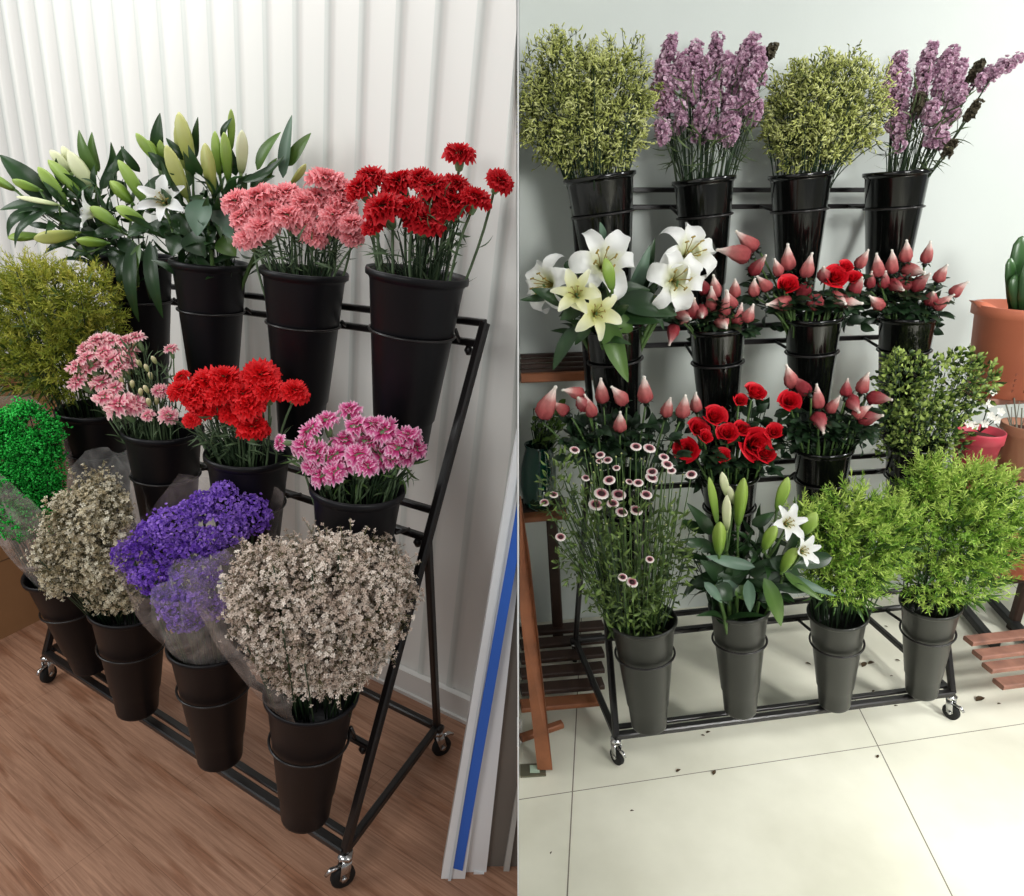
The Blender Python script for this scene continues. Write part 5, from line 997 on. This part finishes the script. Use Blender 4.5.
def right_side():
    Yp = 2.08
    # shelf boards of the tall rack at the right
    root = thing('slatted_plant_stand', Vector((1.9, 2.0, 0)), 'weathered slatted wooden plant stand at the right edge of the tiled floor', 'rack')
    for i, v in enumerate((641, 655, 668, 684)):
        u0 = (968, 977, 987, 998)[i]; p = atz(u0, v, .13); q = p + Vector((.75, .128, 0)).normalized()*.8; bar_px('front_slat', root, p, q, .044, .018, M_WOODW)
    for u0, v0, u1, v1 in ((962, 606, 995, 645), (992, 600, 1034, 645)):
        bar_px('floor_bar', root, atz(u0, v0, .03), atz(u1, v1, .03), .036, .03, mat('black_bar', (28, 28, 28), rough=.5))
    p = atz(986, 575, .30); q = p+Vector((.8, .13, 0)); bar_px('middle_slat', root, p, q, .05, .02, M_WOODW); bar_px('middle_slat', root, p+Vector((0, .06, 0)), q+Vector((0, .06, 0)), .05, .02, M_WOODW); bar_px('rail', root, p+Vector((.01, .01, -.035)), q+Vector((0, .01, -.035)), .02, .03, M_WOODD)
    p = aty(948, 485, Yp+.0); q = p+Vector((.8, .13, 0))
    for k in range(3): bar_px('upper_slat', root, p+Vector((0, .06*k-.03, 0)), q+Vector((0, .06*k-.03, 0)), .05, .02, M_WOODW)
    zu = p.z+.01
    p2 = aty(978, 398, Yp+.10); q2 = p2+Vector((.8, .13, 0))
    for k in range(3): bar_px('top_slat', root, p2+Vector((0, .06*k-.03, 0)), q2+Vector((0, .06*k-.03, 0)), .05, .02, M_WOODW)
    for x in (1.95, 2.4):
        for y0 in (2.12, 2.32): bar_px('leg', root, Vector((x, y0, 0)), Vector((x, y0, p2.z-.012)), .035, .035, M_WOODD)
    # big terracotta pot with green plant on the top slats
    c = aty(1021, 390, Yp+.13); c.z = p2.z+.0105; c.x = aty(1022, 305, c.y).x; R = 43*px(aty(1022, 305, c.y))[2]/FPX
    g = pot('terracotta_pot', 'big terracotta pot holding a thick-leaved green plant at the right edge', c, R, R*.72, aty(1021, 305, c.y).z-c.z, M_TERRA, .12)
    sp_ = MB(); t = c+Vector((-R*.92, -.0, aty(1021, 305, c.y).z-c.z-.005)); sp_.poly([t+Vector((.02, -.03, -.03)), t+Vector((-.028, 0, .016)), t+Vector((.012, .0, .014)), t+Vector((.045, -.02, -.004))], (0, .03, 0)); part('spout', sp_, M_TERRA, g)
    mk = MB()
    for cx_, col in ((-.25, 4), (-.08, 4)):
        for i in range(col):
            a = math.radians(-90+cx_*90); rr = R*.9; q = c+Vector((math.cos(a)*rr, math.sin(a)*rr-.001, .085-.017*i)); 
            for dx, dz, w_, h_ in ((-.003, .004, .008, .0015), (-.003, 0, .006, .0015), (-.001, -.003, .0015, .009)): mk.poly([q+Vector((dx, 0, dz)), q+Vector((dx+w_, 0, dz)), q+Vector((dx+w_, 0, dz+h_)), q+Vector((dx, 0, dz+h_))], (0, -.0012, 0))
    part('embossed_characters', mk, mat('faded_brown_mark', (120, 60, 46)), g, False)
    lp = MB(); t = c+Vector((0, 0, aty(1021, 305, c.y).z-c.z-.02))
    pl = thing('succulent_plant', t, 'thick upright green leaves growing in the big terracotta pot', 'plant')
    for (u, v, w, dy) in ((1010, 258, 12, 0), (1022, 236, 20, .01), (1034, 240, 20, .02), (1046, 262, 16, 0), (1015, 275, 16, -.02), (1030, 260, 18, -.03)):
        mb = MB(); tip = aty(u, v, c.y+dy); bse = Vector((tip.x*.35+t.x*.65+.0, c.y+dy, t.z)); rr = w*.5*px(tip)[2]/FPX
        M = frame(bse, tip-bse) @ Matrix.Diagonal((1, .35, 1, 1)); Ln = (tip-bse).length; mb.lathe([(rr*.5, 0), (rr*.9, Ln*.3), (rr, Ln*.7), (rr*.8, Ln*.9), (rr*.35, Ln*.985), (.001, Ln)], 14, M, tv=[0, .3, .6, .8, 1, 1]); part('leaf', mb, mat('succulent_leaf', 0, rough=.3, spec=.6, ramp=[(0, (20, 48, 22)), (1, (58, 96, 46))], noise=.2, nscale=12), pl)
    # coral pot and two more terracotta pots
    c = aty(980, 474, Yp-.02); c.z = zu+.0005; c.x = aty(980, 432, c.y).x; R = 22.5*px(aty(980, 432, c.y))[2]/FPX
    pot('coral_pink_pot', 'coral pink plastic pot with soil beside the small-leaved greenery', c, R, R*.68, aty(980, 430, c.y).z-c.z, M_PINKP, .2)
    w = thing('white_blossom_plant', c+Vector((0, 0, .1)), 'small plant with white blossoms in the coral pink pot', 'plant'); mb = MB(); Ms, ts = [], []
    for (u, v) in ((989, 404), (990, 416), (996, 420), (984, 424), (974, 426), (968, 424), (1000, 412), (992, 392)):
        p = aty(u, v, c.y-.01); mb.tube([c+Vector((0, 0, aty(980, 432, c.y).z-c.z)), p], .0016, 4); Ms.append(rmat(p, (0, -1, .5), .015)); ts.append(.5)
    link('blossoms', scatter(floret(5), Ms, ts, mat('white_blossom', (244, 242, 232), trans=.2), w.location), w); part('stems', mb, M_STTW, w)
    c = aty(1026, 460, Yp+.04); c.z = zu+.0105; c.x = aty(1028, 424, c.y).x; R = 23*px(aty(1028, 424, c.y))[2]/FPX
    pot('small_terracotta_pot', 'small dull terracotta pot right of the coral pink pot', c, R, R*.72, aty(1026, 424, c.y).z-c.z, M_TERB, .2)
    w = thing('thorny_plant', c+Vector((0, 0, .08)), 'sparse thorny stems growing in the small dull terracotta pot', 'plant'); mb = MB(); a = c+Vector((0, 0, .07))
    for u, v in ((1014, 398), (1008, 418), (996, 424), (1022, 408), (1016, 424), (1006, 404)): mb.tube([a, aty(u, v, c.y-.01)], .0022, 5); e = aty(u, v, c.y-.01); mb.tube([a.lerp(e, .6), e+Vector((.02, 0, -.01))], .0012, 4)
    part('stems', mb, mat('greyish_thorny_stem', (120, 118, 104), rough=.7), w)
    p = atz(1020, 575, .31); R = 26*px(p)[2]/FPX; p += Vector((0, .03, .0005))
    pot('low_terracotta_pot', 'low terracotta pot partly hidden behind the tallest goldenrod', p, R, R*.75, .11, M_TERRA, .2)
right_side()
# floor socket and fallen leaf bits
def floor_bits():
    c = atz(534, 770, .004); g = thing('floor_socket', c, 'small square metal floor socket beside the partition', 'socket')
    x0 = PR*dep(c.y, 0)+.004; mb = MB(); mb.poly([Vector((x0, c.y-.026, .006)), Vector((x0+.075, c.y-.02, .006)), Vector((x0+.075, c.y+.026, .006)), Vector((x0, c.y+.02, .006))], (0, 0, -.006)); part('plate', mb, mat('dull_metal', (120, 118, 100), rough=.35, metal=.6), g, False)
    mb = MB(); mb.poly([c+Vector((-.012, -.014, .003)), c+Vector((.016, -.014, .003)), c+Vector((.016, .012, .003)), c+Vector((-.012, .012, .003))], (0, 0, .004)); part('cover', mb, mat('pale_green_glossy', (170, 190, 170), rough=.15), g, False)
    M_BIT = mat('withered_leaf_bit', (66, 50, 30), rough=.8); lst = []
    for u, v, L in ((676, 772, 6), (713, 775, 7), (706, 733, 5), (701, 735, 4), (877, 758, 5), (894, 706, 4), (805, 663, 6), (862, 667, 10), (868, 664, 8), (976, 701, 12), (997, 704, 4), (884, 626, 4), (803, 714, 4), (630, 811, 4), (845, 708, 5), (694, 728, 4), (895, 660, 5), (890, 676, 3), (550, 854, 3), (872, 692, 4)):
        p = atz(u, v, .001); d = px(p)[2]/FPX; a = rnd.uniform(-1, 1.); e = p+Vector((math.cos(a), math.sin(a), 0))*L*d; mb = MB(); mb.leaf(p, e+Vector((0, 0, .002)), L*d*.5, sag=.12, nrm=(0, 0, 1), nl=4)
        o = link('fallen_leaf', mb.mesh(M_BIT)); tag(o, '', 'leaf', 'withered bits on the tiles'); lst.append((o, u))
    label_rank(lst, 'withered leaf bit on the pale tiled floor, %s from the left')
floor_bits()
# ---------------------------------------------------------------- light
def area(name, at, to, size, sy, power, col, spread=None):
    d = bpy.data.lights.new(name, 'AREA'); d.shape = 'RECTANGLE'; d.size = size; d.size_y = sy; d.energy = power; d.color = col
    if spread: d.spread = spread
    o = bpy.data.objects.new(name, d); C.objects.link(o); o.location = at
    o.rotation_euler = (Vector(to)-Vector(at)).to_track_quat('-Z', 'Y').to_euler(); return o
area('window_light_left_room', (-3.2, .9, 2.5), (-1.2, 2.6, 1.5), 1.4, 1.6, 42, (.98, 1, .985))
area('overhead_fill_left_room', (-.95, 2.0, 2.85), (-.9, 2.15, .8), 2.2, .4, 20, (.99, 1, .985)).rotation_euler.z += 0  # added overhead lamp, grades the wall from bright top to darker base
area('front_fill_left_room', (-1.5, -1.2, 2.3), (-.9, 1.6, .4), 1.2, 1.0, 24, (1, .985, .96))  # added lamp behind the camera, lifts the flowers and the white door
area('window_light_right_room', (3.3, 1.0, 2.7), (1.8, 2.45, 1.35), .35, 1.1, 27, (1, 1, .97), math.radians(110))
area('overhead_fill_right_room', (1.6, .4, 3.1), (1.5, 1.2, 0), 1.0, .8, 10, (.98, 1, .97))  # unseen overhead lamp, added to brighten the right room
area('front_fill_right_room', (1.5, -1.3, 2.1), (.9, 2.2, 1.4), .9, .7, 13, (1, 1, .97), math.radians(80))  # added lamp on the camera side, brightens the upper flower rows
area('sun_patch_lamp_right_room', (2.6, -1.0, 2.6), (1.6, .85, 0), .5, .5, 15, (1, 1, .96), math.radians(42))  # added narrow lamp that makes the bright sun patch on the tiles
wd = bpy.data.worlds.new('world'); bpy.context.scene.world = wd; wd.use_nodes = True
bg = wd.node_tree.nodes['Background']; bg.inputs['Color'].default_value = (.93, .97, 1, 1); bg.inputs['Strength'].default_value = .25
sc = bpy.context.scene
sc.view_settings.view_transform = 'Standard'; sc.view_settings.look = 'None'; sc.view_settings.exposure = 0; sc.view_settings.gamma = 1
sc.view_settings.use_curve_mapping = False
sc.cycles.max_bounces = 6; sc.cycles.transparent_max_bounces = 12; sc.cycles.use_denoising = True
bpy.context.view_layer.update()
